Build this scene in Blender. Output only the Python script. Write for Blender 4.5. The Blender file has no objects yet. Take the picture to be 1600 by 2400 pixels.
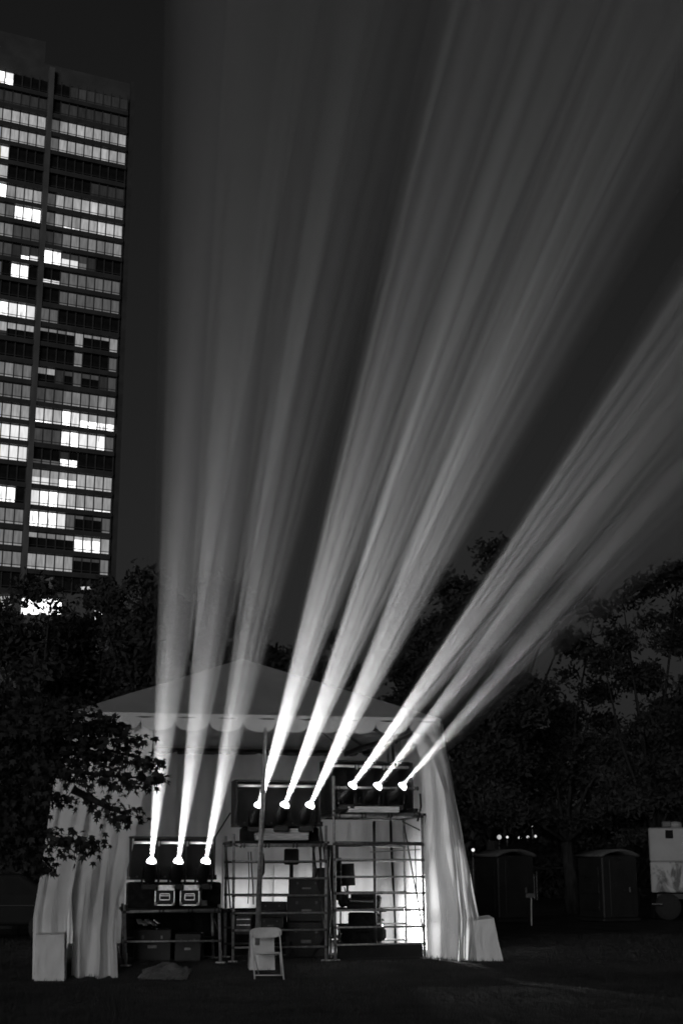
import bpy, math, random
from mathutils import Vector, Matrix, noise
import numpy as np
random.seed(7)
rng = np.random.default_rng(11)
scene = bpy.context.scene
COL = scene.collection

# ------------------------------------------------------------------ camera, sky, sun, exposure
F = 3334.0                      # focal length in photo pixels (photo 1600 x 2400)
HORIZON = 2051.0
PITCH = math.atan((HORIZON - 1200.0) / F)
EYE = 1.6
cam_d = bpy.data.cameras.new('camera')
cam = bpy.data.objects.new('camera', cam_d)
COL.objects.link(cam)
cam_d.sensor_fit = 'VERTICAL'
cam_d.sensor_height = 36.0
cam_d.lens = 36.0 * F / 2400.0
cam_d.clip_end = 3000.0
cam.location = (0, 0, EYE)
cam.rotation_euler = (math.radians(90) + PITCH, 0, 0)
scene.camera = cam

SUN_AZ, SUN_EL = math.radians(-164), math.radians(6)   # town light comes from behind, left of the viewer
W = bpy.data.worlds.new('World')
scene.world = W
W.use_nodes = True
nt = W.node_tree
bg = nt.nodes['Background']
sky = nt.nodes.new('ShaderNodeTexSky')
sky.sky_type = 'NISHITA'
sky.sun_disc = False
sky.sun_elevation = SUN_EL
sky.sun_rotation = SUN_AZ
sky.air_density = 1.0
sky.dust_density = 3.0
bw = nt.nodes.new('ShaderNodeRGBToBW')
nt.links.new(sky.outputs[0], bw.inputs[0])
nt.links.new(bw.outputs[0], bg.inputs['Color'])
bg.inputs['Strength'].default_value = 0.0075
sl = bpy.data.lights.new('sun', 'SUN')
sl.energy = 0.80
sl.angle = math.radians(25)
sun = bpy.data.objects.new('sun', sl)
COL.objects.link(sun)
sd = Vector((math.sin(SUN_AZ) * math.cos(SUN_EL), math.cos(SUN_AZ) * math.cos(SUN_EL), math.sin(SUN_EL)))
sun.rotation_euler = sd.to_track_quat('Z', 'Y').to_euler()
vs = scene.view_settings
vs.view_transform = 'Standard'
vs.look = 'None'
vs.exposure = 0.0
vs.gamma = 1.0
vs.use_curve_mapping = False
scene.cycles.use_denoising = True
scene.cycles.denoiser = 'OPENIMAGEDENOISE'
scene.cycles.denoising_input_passes = 'RGB_ALBEDO'
scene.cycles.use_adaptive_sampling = False
scene.cycles.max_bounces = 6
scene.cycles.sample_clamp_indirect = 3.0
scene.cycles.pixel_filter_type = 'BLACKMAN_HARRIS'
scene.cycles.filter_width = 1.7

CP, SP = math.cos(PITCH), math.sin(PITCH)


def ray(px, py):
    """x and z per metre of depth (world Y) for a photo pixel."""
    u, v = px - 800.0, 1200.0 - py
    d = F * CP - v * SP
    return u / d, (F * SP + v * CP) / d


def at(px, py, Y):
    a, b = ray(px, py)
    return Vector((a * Y, Y, EYE + b * Y))


def smooth(t):
    t = max(0.0, min(1.0, t))
    return t * t * (3 - 2 * t)


def ground_z(x, y):
    return 0.20 * smooth((y - 23.0) / 1.7) + 0.05 * noise.noise(Vector((x * .11, y * .11, 3)))* smooth((y-30)/10)


# ------------------------------------------------------------------ materials (black and white film: greys only)
def newmat(name):
    m = bpy.data.materials.new(name)
    m.use_nodes = True
    return m, m.node_tree, m.node_tree.nodes['Principled BSDF']


def surf(name, v, rough=0.7, metal=0.0, var=0.25, scale=6.0, bump=0.0, bscale=40.0, spec=0.4, coords='Object', stretch=(1, 1, 1)):
    m, t, b = newmat(name)
    tc = t.nodes.new('ShaderNodeTexCoord')
    mp = t.nodes.new('ShaderNodeMapping')
    mp.inputs['Scale'].default_value = stretch
    t.links.new(tc.outputs[coords], mp.inputs[0])
    n = t.nodes.new('ShaderNodeTexNoise')
    n.inputs['Scale'].default_value = scale
    n.inputs['Detail'].default_value = 6
    t.links.new(mp.outputs[0], n.inputs['Vector'])
    r = t.nodes.new('ShaderNodeMapRange')
    r.inputs['From Min'].default_value = .3
    r.inputs['From Max'].default_value = .7
    r.inputs['To Min'].default_value = v * (1 - var)
    r.inputs['To Max'].default_value = v * (1 + var)
    t.links.new(n.outputs['Fac'], r.inputs['Value'])
    t.links.new(r.outputs[0], b.inputs['Base Color'])
    b.inputs['Roughness'].default_value = rough
    b.inputs['Metallic'].default_value = metal
    b.inputs['Specular IOR Level'].default_value = spec
    if bump:
        n2 = t.nodes.new('ShaderNodeTexNoise')
        n2.inputs['Scale'].default_value = bscale
        n2.inputs['Detail'].default_value = 4
        t.links.new(mp.outputs[0], n2.inputs['Vector'])
        bp = t.nodes.new('ShaderNodeBump')
        bp.inputs['Strength'].default_value = bump
        bp.inputs['Distance'].default_value = .02
        t.links.new(n2.outputs['Fac'], bp.inputs['Height'])
        t.links.new(bp.outputs[0], b.inputs['Normal'])
    return m


def glow(name, v, strength=1.0, var=0.12, sampled=False, base=0.02):
    """A lit surface: radiance v * strength, with soft uneven brightness."""
    m, t, b = newmat(name)
    b.inputs['Base Color'].default_value = (base, base, base, 1)
    b.inputs['Roughness'].default_value = .4
    tc = t.nodes.new('ShaderNodeTexCoord')
    mp = t.nodes.new('ShaderNodeMapping')
    mp.inputs['Scale'].default_value = (3.0, 3.0, .5)
    t.links.new(tc.outputs['Object'], mp.inputs[0])
    oi = t.nodes.new('ShaderNodeObjectInfo')
    ad = t.nodes.new('ShaderNodeVectorMath')
    sc_ = t.nodes.new('ShaderNodeVectorMath')
    sc_.operation = 'SCALE'
    sc_.inputs['Scale'].default_value = 3.7
    t.links.new(oi.outputs['Location'], sc_.inputs[0])
    t.links.new(mp.outputs[0], ad.inputs[0])
    t.links.new(sc_.outputs[0], ad.inputs[1])
    n = t.nodes.new('ShaderNodeTexNoise')
    n.inputs['Scale'].default_value = 1.0
    n.inputs['Detail'].default_value = 3
    t.links.new(ad.outputs[0], n.inputs['Vector'])
    r = t.nodes.new('ShaderNodeMapRange')
    r.inputs['From Min'].default_value = .3
    r.inputs['From Max'].default_value = .7
    r.inputs['To Min'].default_value = v * strength * (1 - var)
    r.inputs['To Max'].default_value = v * strength * (1 + var)
    t.links.new(n.outputs['Fac'], r.inputs['Value'])
    rr = t.nodes.new('ShaderNodeMapRange')
    rr.inputs['To Min'].default_value = 1 - var
    rr.inputs['To Max'].default_value = 1 + var
    t.links.new(oi.outputs['Random'], rr.inputs['Value'])
    mu = t.nodes.new('ShaderNodeMath')
    mu.operation = 'MULTIPLY'
    t.links.new(r.outputs[0], mu.inputs[0])
    t.links.new(rr.outputs[0], mu.inputs[1])
    b.inputs['Emission Color'].default_value = (1, 1, 1, 1)
    t.links.new(mu.outputs[0], b.inputs['Emission Strength'])
    if not sampled:
        m.cycles.emission_sampling = 'NONE'
    return m


def lin(v):
    c = v / 255.0
    return c / 12.92 if c <= .04045 else ((c + .055) / 1.055) ** 2.4


def cloth_mat(name, v, trans=.25, bump=.25, wr=3.0):
    m, t, b = newmat(name)
    tc = t.nodes.new('ShaderNodeTexCoord')
    mp = t.nodes.new('ShaderNodeMapping')
    mp.inputs['Scale'].default_value = (1, 1, .35)
    t.links.new(tc.outputs['Object'], mp.inputs[0])
    n = t.nodes.new('ShaderNodeTexNoise')
    n.inputs['Scale'].default_value = wr
    n.inputs['Detail'].default_value = 7
    n.inputs['Distortion'].default_value = .6
    t.links.new(mp.outputs[0], n.inputs['Vector'])
    r = t.nodes.new('ShaderNodeMapRange')
    r.inputs['From Min'].default_value = .3
    r.inputs['From Max'].default_value = .7
    r.inputs['To Min'].default_value = v * .88
    r.inputs['To Max'].default_value = v * 1.06
    t.links.new(n.outputs['Fac'], r.inputs['Value'])
    t.links.new(r.outputs[0], b.inputs['Base Color'])
    b.inputs['Roughness'].default_value = .45
    b.inputs['Specular IOR Level'].default_value = .45
    bp = t.nodes.new('ShaderNodeBump')
    bp.inputs['Strength'].default_value = bump * 2.2
    bp.inputs['Distance'].default_value = .08
    t.links.new(n.outputs['Fac'], bp.inputs['Height'])
    t.links.new(bp.outputs[0], b.inputs['Normal'])
    tr = t.nodes.new('ShaderNodeBsdfTranslucent')
    t.links.new(r.outputs[0], tr.inputs['Color'])
    mx = t.nodes.new('ShaderNodeMixShader')
    mx.inputs[0].default_value = trans
    t.links.new(b.outputs[0], mx.inputs[1])
    t.links.new(tr.outputs[0], mx.inputs[2])
    t.links.new(mx.outputs[0], t.nodes['Material Output'].inputs['Surface'])
    return m


M = dict(
    grass=surf('lawn_soil_and_grass', .036, .95, var=.5, scale=1.3, bump=.6, bscale=25, spec=.1),
    blade=surf('grass_blade', .03, .8, var=.4, scale=2, spec=.2),
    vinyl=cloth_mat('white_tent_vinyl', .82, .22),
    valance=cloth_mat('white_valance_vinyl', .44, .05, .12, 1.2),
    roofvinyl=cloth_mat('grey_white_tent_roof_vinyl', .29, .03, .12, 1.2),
    cover=cloth_mat('white_weight_cover_cloth', .70, .05, .2, 9),
    black=surf('black_painted_wood', .011, .55, var=.4, scale=8, spec=.4),
    blackcloth=surf('black_cloth', .018, .9, var=.4, scale=12, spec=.1),
    blackplastic=surf('black_plastic', .010, .5, var=.3, scale=20, spec=.3),
    steel=surf('galvanised_steel', .30, .42, .25, var=.35, scale=18),
    darksteel=surf('dull_dark_steel', .10, .45, .7, var=.45, scale=14),
    alu=surf('aluminium_edge', .55, .35, .8, var=.25, scale=25),
    board=surf('pale_scuffed_boards', .8, .7, var=.3, scale=4, stretch=(1, 6, 14)),
    chairwhite=surf('white_chair_plastic', .62, .5, var=.1, scale=14),
    laminate=surf('dark_case_laminate', .014, .6, var=.3, scale=10),
    bark=surf('tree_bark', .03, .95, var=.5, scale=9, bump=.7, stretch=(1, 1, .25), spec=.1),
    leaf=surf('tree_leaves', .034, .75, var=.55, scale=.9, spec=.15),
    leafnear=surf('maple_leaves', .024, .7, var=.4, scale=5, spec=.2),
    concrete=surf('tower_concrete', .05, .85, var=.25, scale=.35),
    spandrel=surf('tower_spandrel_panel', .035, .6, var=.3, scale=.5),
    pier=surf('tower_pier_concrete', .09, .85, var=.3, scale=.8, stretch=(1, 1, .3)),
    glass=surf('dark_window_glass', .012, .12, var=.4, scale=.7, spec=.5),
    carglass=surf('dark_vehicle_glass', .008, .6, var=.2, scale=3, spec=.08),
    truckwhite=surf('truck_white_paint', .33, .5, var=.12, scale=1.5),
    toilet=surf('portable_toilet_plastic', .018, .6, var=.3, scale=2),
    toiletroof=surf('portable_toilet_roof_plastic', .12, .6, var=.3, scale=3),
    carpaint=surf('dark_car_paint', .010, .6, var=.15, scale=3, spec=.08),
    rubber=surf('tyre_rubber', .02, .85, var=.3, scale=20),
    tarp=surf('grey_tarpaulin', .09, .6, var=.4, scale=5),
    cable=surf('black_cable', .02, .5, var=.2, scale=9),
    lens=glow("lit_lens_glass", 7.0, 1.0, .05, sampled=True),
    worklamp=glow('lit_work_light_panel', 6.0, 1.0, .02),
    lampglobe=glow('lit_street_lamp_globe', .7, 1.0, .6),
    farwin=glow('lit_far_window', 1.1, 1.0, .5),
)
LEVEL = {'a': 37, 'b': 58, 'c': 82, 'd': 112, 'e': 148, 'f': 178, 'w': 232}
_t = M['lens'].node_tree
_tr = _t.nodes.new('ShaderNodeBsdfTransparent')
_em = _t.nodes.new('ShaderNodeAddShader')
_t.links.new(_t.nodes['Principled BSDF'].outputs[0], _em.inputs[0])
_t.links.new(_tr.outputs[0], _em.inputs[1])
_t.links.new(_em.outputs[0], _t.nodes['Material Output'].inputs['Surface'])
for k, v in LEVEL.items():
    M['win_' + k] = glow('lit_curtain_' + k, lin(v), 1.0, .28 if k != 'w' else .15)
M['win_W'] = glow('lit_room_bright', 1.9, 1.0, .6)
M['win_.'] = M['glass']


# ------------------------------------------------------------------ mesh helpers
class MB:
    def __init__(self):
        self.v, self.f, self.m, self.mats = [], [], [], []

    def _mi(self, mat):
        if mat not in self.mats:
            self.mats.append(mat)
        return self.mats.index(mat)

    def add(self, vs_, fs, mat):
        o = len(self.v)
        self.v += [tuple(p) for p in vs_]
        k = self._mi(mat)
        for f in fs:
            self.f.append(tuple(o + i for i in f))
            self.m.append(k)

    def box(self, c, s, mat, R=None):
        c = Vector(c)
        P = []
        for z in (-.5, .5):
            for y in (-.5, .5):
                for x in (-.5, .5):
                    q = Vector((x * s[0], y * s[1], z * s[2]))
                    P.append(c + (R @ q if R is not None else q))
        self.add(P, [(0, 2, 3, 1), (4, 5, 7, 6), (0, 1, 5, 4), (2, 6, 7, 3), (0, 4, 6, 2), (1, 3, 7, 5)], mat)

    def bbox(self, c, s, mat, R=None, b=.01):
        """box with chamfered edges"""
        c = Vector(c)
        h = [max(q / 2, 1e-4) for q in s]
        b = min(b, min(h) * .8)
        P, idx = [], {}
        for sx in (-1, 1):
            for sy in (-1, 1):
                for sz in (-1, 1):
                    for ax in range(3):
                        q = [sx * h[0], sy * h[1], sz * h[2]]
                        for j in range(3):
                            if j != ax:
                                q[j] -= b * (sx, sy, sz)[j]
                        idx[(sx, sy, sz, ax)] = len(P)
                        q = Vector(q)
                        P.append(c + (R @ q if R is not None else q))
        fs = []
        for ax in range(3):
            o1, o2 = [j for j in range(3) if j != ax]
            for s_ in (-1, 1):
                ring = []
                for (a, d) in ((-1, -1), (1, -1), (1, 1), (-1, 1)):
                    k = [0, 0, 0]
                    k[ax], k[o1], k[o2] = s_, a, d
                    ring.append(idx[(k[0], k[1], k[2], ax)])
                fs.append(tuple(ring if (s_ > 0) == (ax != 1) else ring[::-1]))
        for ax in range(3):
            o1, o2 = [j for j in range(3) if j != ax]
            for a in (-1, 1):
                for d in (-1, 1):
                    k0, k1 = [0, 0, 0], [0, 0, 0]
                    k0[ax], k1[ax] = -1, 1
                    k0[o1] = k1[o1] = a
                    k0[o2] = k1[o2] = d
                    fs.append((idx[(*k0, o1)], idx[(*k1, o1)], idx[(*k1, o2)], idx[(*k0, o2)]))
        for sx in (-1, 1):
            for sy in (-1, 1):
                for sz in (-1, 1):
                    fs.append(tuple(idx[(sx, sy, sz, a)] for a in range(3)))
        self.add(P, fs, mat)

    def tube(self, pts, r, mat, n=8, cap=True):
        pts = [Vector(p) for p in pts]
        rs = r if isinstance(r, (list, tuple)) else [r] * len(pts)
        rings = []
        P = []
        prev = None
        for i, p in enumerate(pts):
            d = (pts[min(i + 1, len(pts) - 1)] - pts[max(i - 1, 0)])
            if d.length < 1e-9:
                d = Vector((0, 0, 1))
            d.normalize()
            if prev is None:
                prev = d.orthogonal().normalized()
            prev = (prev - d * prev.dot(d))
            if prev.length < 1e-6:
                prev = d.orthogonal()
            prev.normalize()
            q = d.cross(prev)
            rings.append(len(P))
            for k in range(n):
                a = 2 * math.pi * k / n
                P.append(p + (prev * math.cos(a) + q * math.sin(a)) * rs[i])
        fs = []
        for i in range(len(pts) - 1):
            for k in range(n):
                a, b = rings[i] + k, rings[i] + (k + 1) % n
                fs.append((a, b, b + n, a + n))
        if cap:
            fs.append(tuple(reversed(range(n))))
            fs.append(tuple(rings[-1] + k for k in range(n)))
        self.add(P, fs, mat)

    def lathe(self, prof, mat, Mx=None, n=20, endcap=True):
        """prof: (radius, z) pairs"""
        P, fs = [], []
        for (r, z) in prof:
            for k in range(n):
                a = 2 * math.pi * k / n
                q = Vector((r * math.cos(a), r * math.sin(a), z))
                P.append(Mx @ q if Mx is not None else q)
        for i in range(len(prof) - 1):
            for k in range(n):
                a, b = i * n + k, i * n + (k + 1) % n
                fs.append((a, b, b + n, a + n))
        fs.append(tuple(reversed(range(n))))
        if endcap:
            fs.append(tuple((len(prof) - 1) * n + k for k in range(n)))
        self.add(P, fs, mat)

    def grid(self, fn, nu, nv, mat):
        P = [fn(i / nu, j / nv) for j in range(nv + 1) for i in range(nu + 1)]
        w = nu + 1
        self.add(P, [(j * w + i, j * w + i + 1, (j + 1) * w + i + 1, (j + 1) * w + i) for j in range(nv) for i in range(nu)], mat)

    def build(self, name, parent=None, smooth_=False, origin=None):
        me = bpy.data.meshes.new(name)
        off = Vector(origin) if origin is not None else Vector((0, 0, 0))
        me.from_pydata([tuple(Vector(p) - off) for p in self.v], [], self.f)
        for m_ in self.mats:
            me.materials.append(m_)
        me.polygons.foreach_set('material_index', self.m)
        if smooth_:
            me.polygons.foreach_set('use_smooth', [True] * len(self.f))
        me.update()
        o = bpy.data.objects.new(name, me)
        COL.objects.link(o)
        if parent is not None:
            o.parent = parent
            o.location = off - parent_loc(parent)
        else:
            o.location = off
        return o


def parent_loc(o):
    l = Vector((0, 0, 0))
    while o is not None:
        l += o.location
        o = o.parent
    return l


def tag(o, label, cat, group=None, kind=None):
    if label:
        o['label'] = label
    if cat:
        o['category'] = cat
    if group:
        o['group'] = group
    if kind:
        o['kind'] = kind
    return o


def thing(name, loc, label, cat, group=None):
    o = bpy.data.objects.new(name, None)
    o.empty_display_size = .2
    COL.objects.link(o)
    o.location = loc
    return tag(o, label, cat, group)


def setting(o):
    o['kind'] = 'structure'
    return o


def mesh_np(name, V, Fa, mat, parent=None, k=4):
    """Big meshes of k-gons from numpy arrays."""
    me = bpy.data.meshes.new(name)
    nv, nf = len(V), len(Fa)
    me.vertices.add(nv)
    me.vertices.foreach_set('co', np.asarray(V, dtype=np.float32).ravel())
    me.loops.add(nf * k)
    me.loops.foreach_set('vertex_index', np.asarray(Fa, dtype=np.int32).ravel())
    me.polygons.add(nf)
    me.polygons.foreach_set('loop_start', np.arange(0, nf * k, k, dtype=np.int32))
    me.polygons.foreach_set('loop_total', np.full(nf, k, dtype=np.int32))
    me.materials.append(mat)
    me.update(calc_edges=True)
    o = bpy.data.objects.new(name, me)
    COL.objects.link(o)
    if parent is not None:
        o.parent = parent
        o.location = -parent_loc(parent)
    return o


# ------------------------------------------------------------------ ground
gx = np.concatenate([-np.geomspace(1500, 32, 14), np.linspace(-30, 30, 81), np.geomspace(32, 1500, 14)])
gy = np.concatenate([np.array([-600, -200, -60, -20]), np.linspace(-5, 60, 140), np.geomspace(64, 2500, 22)])
gv = [(x, y, ground_z(x, y) + (.02 * noise.noise(Vector((x * .9, y * .9, 0))) if abs(x) < 31 and -6 < y < 61 else 0)) for y in gy for x in gx]
nx = len(gx)
gf = [(j * nx + i, j * nx + i + 1, (j + 1) * nx + i + 1, (j + 1) * nx + i) for j in range(len(gy) - 1) for i in range(nx - 1)]
g = mesh_np('ground', gv, gf, M['grass'])
g.data.polygons.foreach_set('use_smooth', [True] * len(gf))
setting(g)

# grass blades on the part of the lawn in view
N = 60000
gyv = 14 + (rng.random(N) ** .8) * 22
gxv = (rng.random(N) - .5) * 2 * (gyv * .26 + .5)
gh = .03 + .05 * rng.random(N)
ga = rng.random(N) * 6.283
gl = (rng.random((N, 2)) - .5) * .05
gzv = np.array([ground_z(x, y) for x, y in zip(gxv, gyv)])
base = np.stack([gxv, gyv, gzv - .005], 1)
dx = np.stack([np.cos(ga), np.sin(ga), 0 * ga], 1) * .007
tip = base + np.stack([gl[:, 0], gl[:, 1], gh], 1)
V = np.stack([base - dx, base + dx, tip], 1).reshape(-1, 3)
gr = mesh_np('grass', V, np.arange(N * 3).reshape(-1, 3), M['blade'], k=3)
gr['kind'] = 'stuff'

# ------------------------------------------------------------------ apartment tower
TY = 212.0
ex, ey = 0.905, 0.425           # facade direction, receding to the right
corner_a, _ = ray(262, 1340)
TC = Vector((corner_a * TY, TY, 0))
NF = Vector((ey, -ex, 0))       # facade normal, towards the viewer


def facade(px, py):
    """distance along the facade to the left of its right corner, and height"""
    a, b = ray(px, py)
    Yh = TC.dot(NF) / (a * NF.x + NF.y)
    p = Vector((a * Yh, Yh, 0))
    return (TC - p).dot(Vector((ex, ey, 0))), EYE + b * Yh


def fpt(s, z, out=0.0):
    return Vector((TC.x - ex * s + NF.x * out, TC.y - ey * s + NF.y * out, z))


s_r, z24 = facade(254, 1332)
s_p1, _ = facade(62, 1322)
s_p0, _ = facade(49, 1320)
_, z2 = facade(283, 331)
FH = (z2 - z24) / 22.0
PW = (s_p1 - s_r) / 9.0
tower = thing('apartment_tower', fpt(15, 0, 0), 'tall dark apartment tower with rows of lit and curtained windows behind the trees', 'tower')
TR = Matrix(((ex, -NF.x, 0), (ey, -NF.y, 0), (0, 0, 1)))    # local x along facade, y into building
_, ztop = facade(290, 190)
NL = 8
s_end = s_p0 + NL * PW + 1.2
roof_z = ztop
b = MB()
b.box(fpt(s_end / 2, roof_z / 2, -9.3), (s_end, 18, roof_z), M['concrete'], TR)
b.build('wall', tower)
b = MB()
sL0 = s_p0 + .5
b.box(fpt((sL0 + s_end) / 2, roof_z + 2.2, -8), (s_end - sL0, 14, 4.4), M['concrete'], TR)
b.build('roof', tower)
b = MB()
b.box(fpt(s_r - 1.3 + .55, roof_z / 2, .15), (s_r * .55 + .4, .6, roof_z - .02), M['spandrel'], TR)
b.build('corner_pier', tower)
b = MB()
b.box(fpt((s_p0 + s_p1) / 2, roof_z / 2 - 1, .45), (s_p0 - s_p1, .8, roof_z), M['pier'], TR)
b.build('pier', tower)

ROWS = {
    0: ('W W W wW5 . . . .', '. . a a a a a a a'),
    1: ('a a a a a a a a', '. a a a a a a a a'),
    2: ('e e e e e e e e', 'c e e e e e e e e'),
    3: ('e e e e e e e e', 'c e e e e e e e e'),
    4: ('W W W w . . . .', '. . . . . . . . .'),
    5: ('e e e e . . . .', '. . . . . a a a a'),
    6: ('W W W W e e e e', 'c e e e e f e e e'),
    7: ('e e e d c W W W', 'c e eW2 eW2 e f f f f'),
    8: ('d d d d d b b b', 'a b d d d d d d d'),
    9: ('b b b b b a bW3 aw4', 'W W bw6 bw6 bd5 a . . .'),
    10: ('d d d c . W W .', '.w3 .w3 c c c c c c c'),
    11: ('. . . . . . . .', '. . c c c c c c c'),
    12: ('W W W W W w W w', 'c c . . . . . . .'),
    13: ('e e e e ea4 e.6 e.6 e.6', 'd.8 d.8 d.8 d.8 e d.8 d.8 d.8 e'),
    14: ('W W W w . . . .', '. . . . d . . . c'),
    15: ('d d d d d d d d', 'd.6 e.6 a b.7 c b.7 b.7 a b'),
    16: ('c c c c c c c c', 'b c c d d d d d d'),
    17: ('e e e e e e e e', 'fW1 fW1 f W W fW5 eW5 eW5 eW5'),
    18: ('W w w w w w w w', 'b b b W W w w W c'),
    19: ('W w w w w w w w', '.c3 .c3 .c3 aW5 .W5 . . . .'),
    20: ('. . . . . . . .', 'ew5 ew5 ef5 eW5 eW5 e e e e'),
    21: ('W W W W W W W .', 'w W W w f eW1 e eW1 eW1'),
    22: ('d d d d d d d d', 'W W W w c c.8 a.8 c.8 c'),
    23: ('d d d d d d d d', 'e.7 d.7 d.7 d.7 e.7 fW8 fW8 fW8 e'),
    24: ('d d d d d d d d', 'e e e e e b.8 b.8 b.8 d'),
    25: ('. . . . . . . .', '. a b . . . . . .'),
    26: ('e e . . . e e .', '. d d . e e . . .'),
    27: ('W W w w W W . .', 'W W W W w W W w .'),
    28: ('W W W w e e . .', 'w W W W w w w . .'),
    29: ('e e e . . e e e', '. . e e e . . e e'),
}
cache = {}
pane_objs = 0
WH = FH * .70
extra = MB()


def pane_geo(mb, tok, c):
    up, lo, fr = tok[0], tok[0], .12
    if len(tok) == 3:
        lo, fr = tok[1], int(tok[2]) / 10
    elif tok in 'cdef':
        lo = {'c': 'd', 'd': 'e', 'e': 'f', 'f': 'w'}[tok]
    w = PW - .16
    h0 = WH * fr
    for (za, zb, k, d) in ((-WH / 2, -WH / 2 + h0, lo, .04), (-WH / 2 + h0, WH / 2, up, 0.0)):
        mb.box(c + Vector((TR @ Vector((0, .06 + d, (za + zb) / 2)))), (w, .12, zb - za), M['win_' + k], TR)


for r_, (Ls, Rs) in ROWS.items():
    zc = z24 + (24 - r_) * FH
    if zc < FH:
        continue
    L, R_ = Ls.split(), Rs.split()
    cells = [(s_r + PW * (8 - i + .5), t_) for i, t_ in enumerate(R_)]
    cells += [(s_p0 + PW * (NL - 1 - i + .5), t_) for i, t_ in enumerate(L)]
    # floor slab edge, rail, mullions of this storey
    b = MB()
    b.box(fpt((s_r + s_end) / 2, zc - FH * .5, .22), (s_end - s_r, .9, FH * .2), M['spandrel'], TR)
    b.box(fpt((s_r + s_end) / 2, zc - FH * .5 + FH * .115, .62), (s_end - s_r, .08, FH * .03), M['concrete'], TR)
    b.build('floor_slab', tower)
    b = MB()
    b.box(fpt((s_r + s_end) / 2, zc - WH / 2 + WH * .15, .32), (s_end - s_r, .07, .10), M['spandrel'], TR)
    b.build('rail', tower)
    for s_, t_ in cells:
        c = fpt(s_, zc, .12)
        if pane_objs < 298 and s_ < s_p0 + PW * 5.2 and r_ < 26:
            if t_ not in cache:
                mb = MB()
                pane_geo(mb, t_, Vector((0, 0, 0)))
                o = mb.build('window_pane')
                cache[t_] = o
                o.parent = tower
            else:
                o = bpy.data.objects.new('window_pane', cache[t_].data)
                COL.objects.link(o)
                o.parent = tower
            o.location = c - tower.location
            pane_objs += 1
        else:
            pane_geo(extra, t_, c)
o = extra.build('outer_window_panes', tower)
o['kind'] = 'stuff'
b = MB()
zb_, zt_ = z24 - 6 * FH, z24 + 24.5 * FH
for i in range(10):
    b.box(fpt(s_r + PW * i, (zb_ + zt_) / 2, .24), (.15, .22, zt_ - zb_), M['spandrel'], TR)
for i in range(NL + 1):
    b.box(fpt(s_p0 + PW * i, (zb_ + zt_) / 2, .24), (.15, .22, zt_ - zb_), M['spandrel'], TR)
b.build('mullions', tower)

# ------------------------------------------------------------------ tent geometry
EZ = 4.33
FL = at(168, 1667, 24.6); FL.z = EZ
FR = at(1030, 1683, 25.7); FR.z = EZ
e1 = (FR - FL); WID = e1.length; e1.normalize()
e2 = Vector((-e1.y, e1.x, 0))
BL = FL + e2 * WID
BR = FR + e2 * WID
PEAK = (FL + FR + BL + BR) / 4; PEAK.z = 5.80
tent = thing('party_tent', ((FL.x + FR.x) / 2, (FL.y + FR.y) / 2, .2), 'white peaked party tent with scalloped valance and gathered side curtains on the lawn', 'tent')


def lerp(a, b_, t):
    return a + (b_ - a) * t


def roof_panel(A, B):
    def fn(u, v):
        p = lerp(lerp(A, B, u), PEAK, v)
        sag = .10 * math.sin(math.pi * v) * math.sin(math.pi * u) * (1 - v * .5)
        rip = .006 * math.sin(u * 40 + v * 7) * (1 - v)
        return p - Vector((0, 0, sag - rip))
    mb = MB()
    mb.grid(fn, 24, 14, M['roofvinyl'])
    return mb.build('roof_panel', tent, True)


for A, B in ((FL, FR), (FR, BR), (BR, BL), (BL, FL)):
    roof_panel(A, B)


def valance(A, B, n):
    d = (B - A).normalized()
    nrm = Vector((d.y, -d.x, 0))

    def fn(u, v):
        t = (u * n) % 1.0
        drop = .14 + .16 * math.sqrt(max(0, 1 - abs(2 * t - 1) ** 2.3))
        p = lerp(A, B, u) + nrm * (.03 + .025 * math.sin(u * 57) * v + .02 * v)
        return p + Vector((0, 0, -drop * v))
    mb = MB()
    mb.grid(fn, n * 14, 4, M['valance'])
    return mb.build('valance', tent, True)


valance(FL, FR, 11)
valance(FR, BR, 11)
valance(BL, FL, 11)
valance(BR, BL, 11)
# frame
b = MB()
for A, B in ((FL, FR), (FR, BR), (BR, BL), (BL, FL)):
    b = MB()
    b.tube([A - Vector((0, 0, .07)), B - Vector((0, 0, .07))], .035, M['darksteel'], 8)
    b.build('eave_rail', tent, True)
    b = MB()
    b.tube([A - Vector((0, 0, .06)), lerp(A, PEAK, .97) - Vector((0, 0, .14))], .028, M['darksteel'], 8)
    b.build('rafter', tent, True)
for A in (BL, BR):
    b = MB()
    b.tube([Vector((A.x, A.y, ground_z(A.x, A.y))), A - Vector((0, 0, .07))], .03, M['darksteel'], 8)
    b.build('pole', tent, True)
# dark crossbar along the back eave and a brace to the right corner
b = MB()
b.tube([BL + Vector((0, -.08, -.12)), BR + Vector((0, -.08, -.12))], .06, M['black'], 8)
b.build('back_crossbar', tent)
b = MB()
b.tube([at(722, 1692, 28.5), at(815, 1764, 29.2)], .018, M['darksteel'], 6)
b.build('brace', tent)
b = MB()
b.tube([at(808, 1768, 28.2), at(850, 1752, 27.9), at(885, 1742, 27.5), at(922, 1727, 27.0), at(972, 1705, 26.2)], [.05, .06, .045, .04, .045], M['black'], 7)
b.build('brace', tent)
b = MB()
b.tube([at(866, 1704, 26.6), at(900, 1722, 26.9), at(930, 1740, 27.0)], .035, M['black'], 6)
b.build('brace', tent)
b = MB()
b.tube([at(918, 1730, 27), at(923, 1800, 27.2)], .03, M['black'], 6)
b.build('brace', tent)
# front middle pole, slightly leaning
b = MB()
b.tube([at(603, 2215, 23.97), at(612, 1960, 23.95), at(622, 1706, 23.97)], [.046, .042, .026], M['steel'], 10)
b.build('pole', tent, True)


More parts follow.
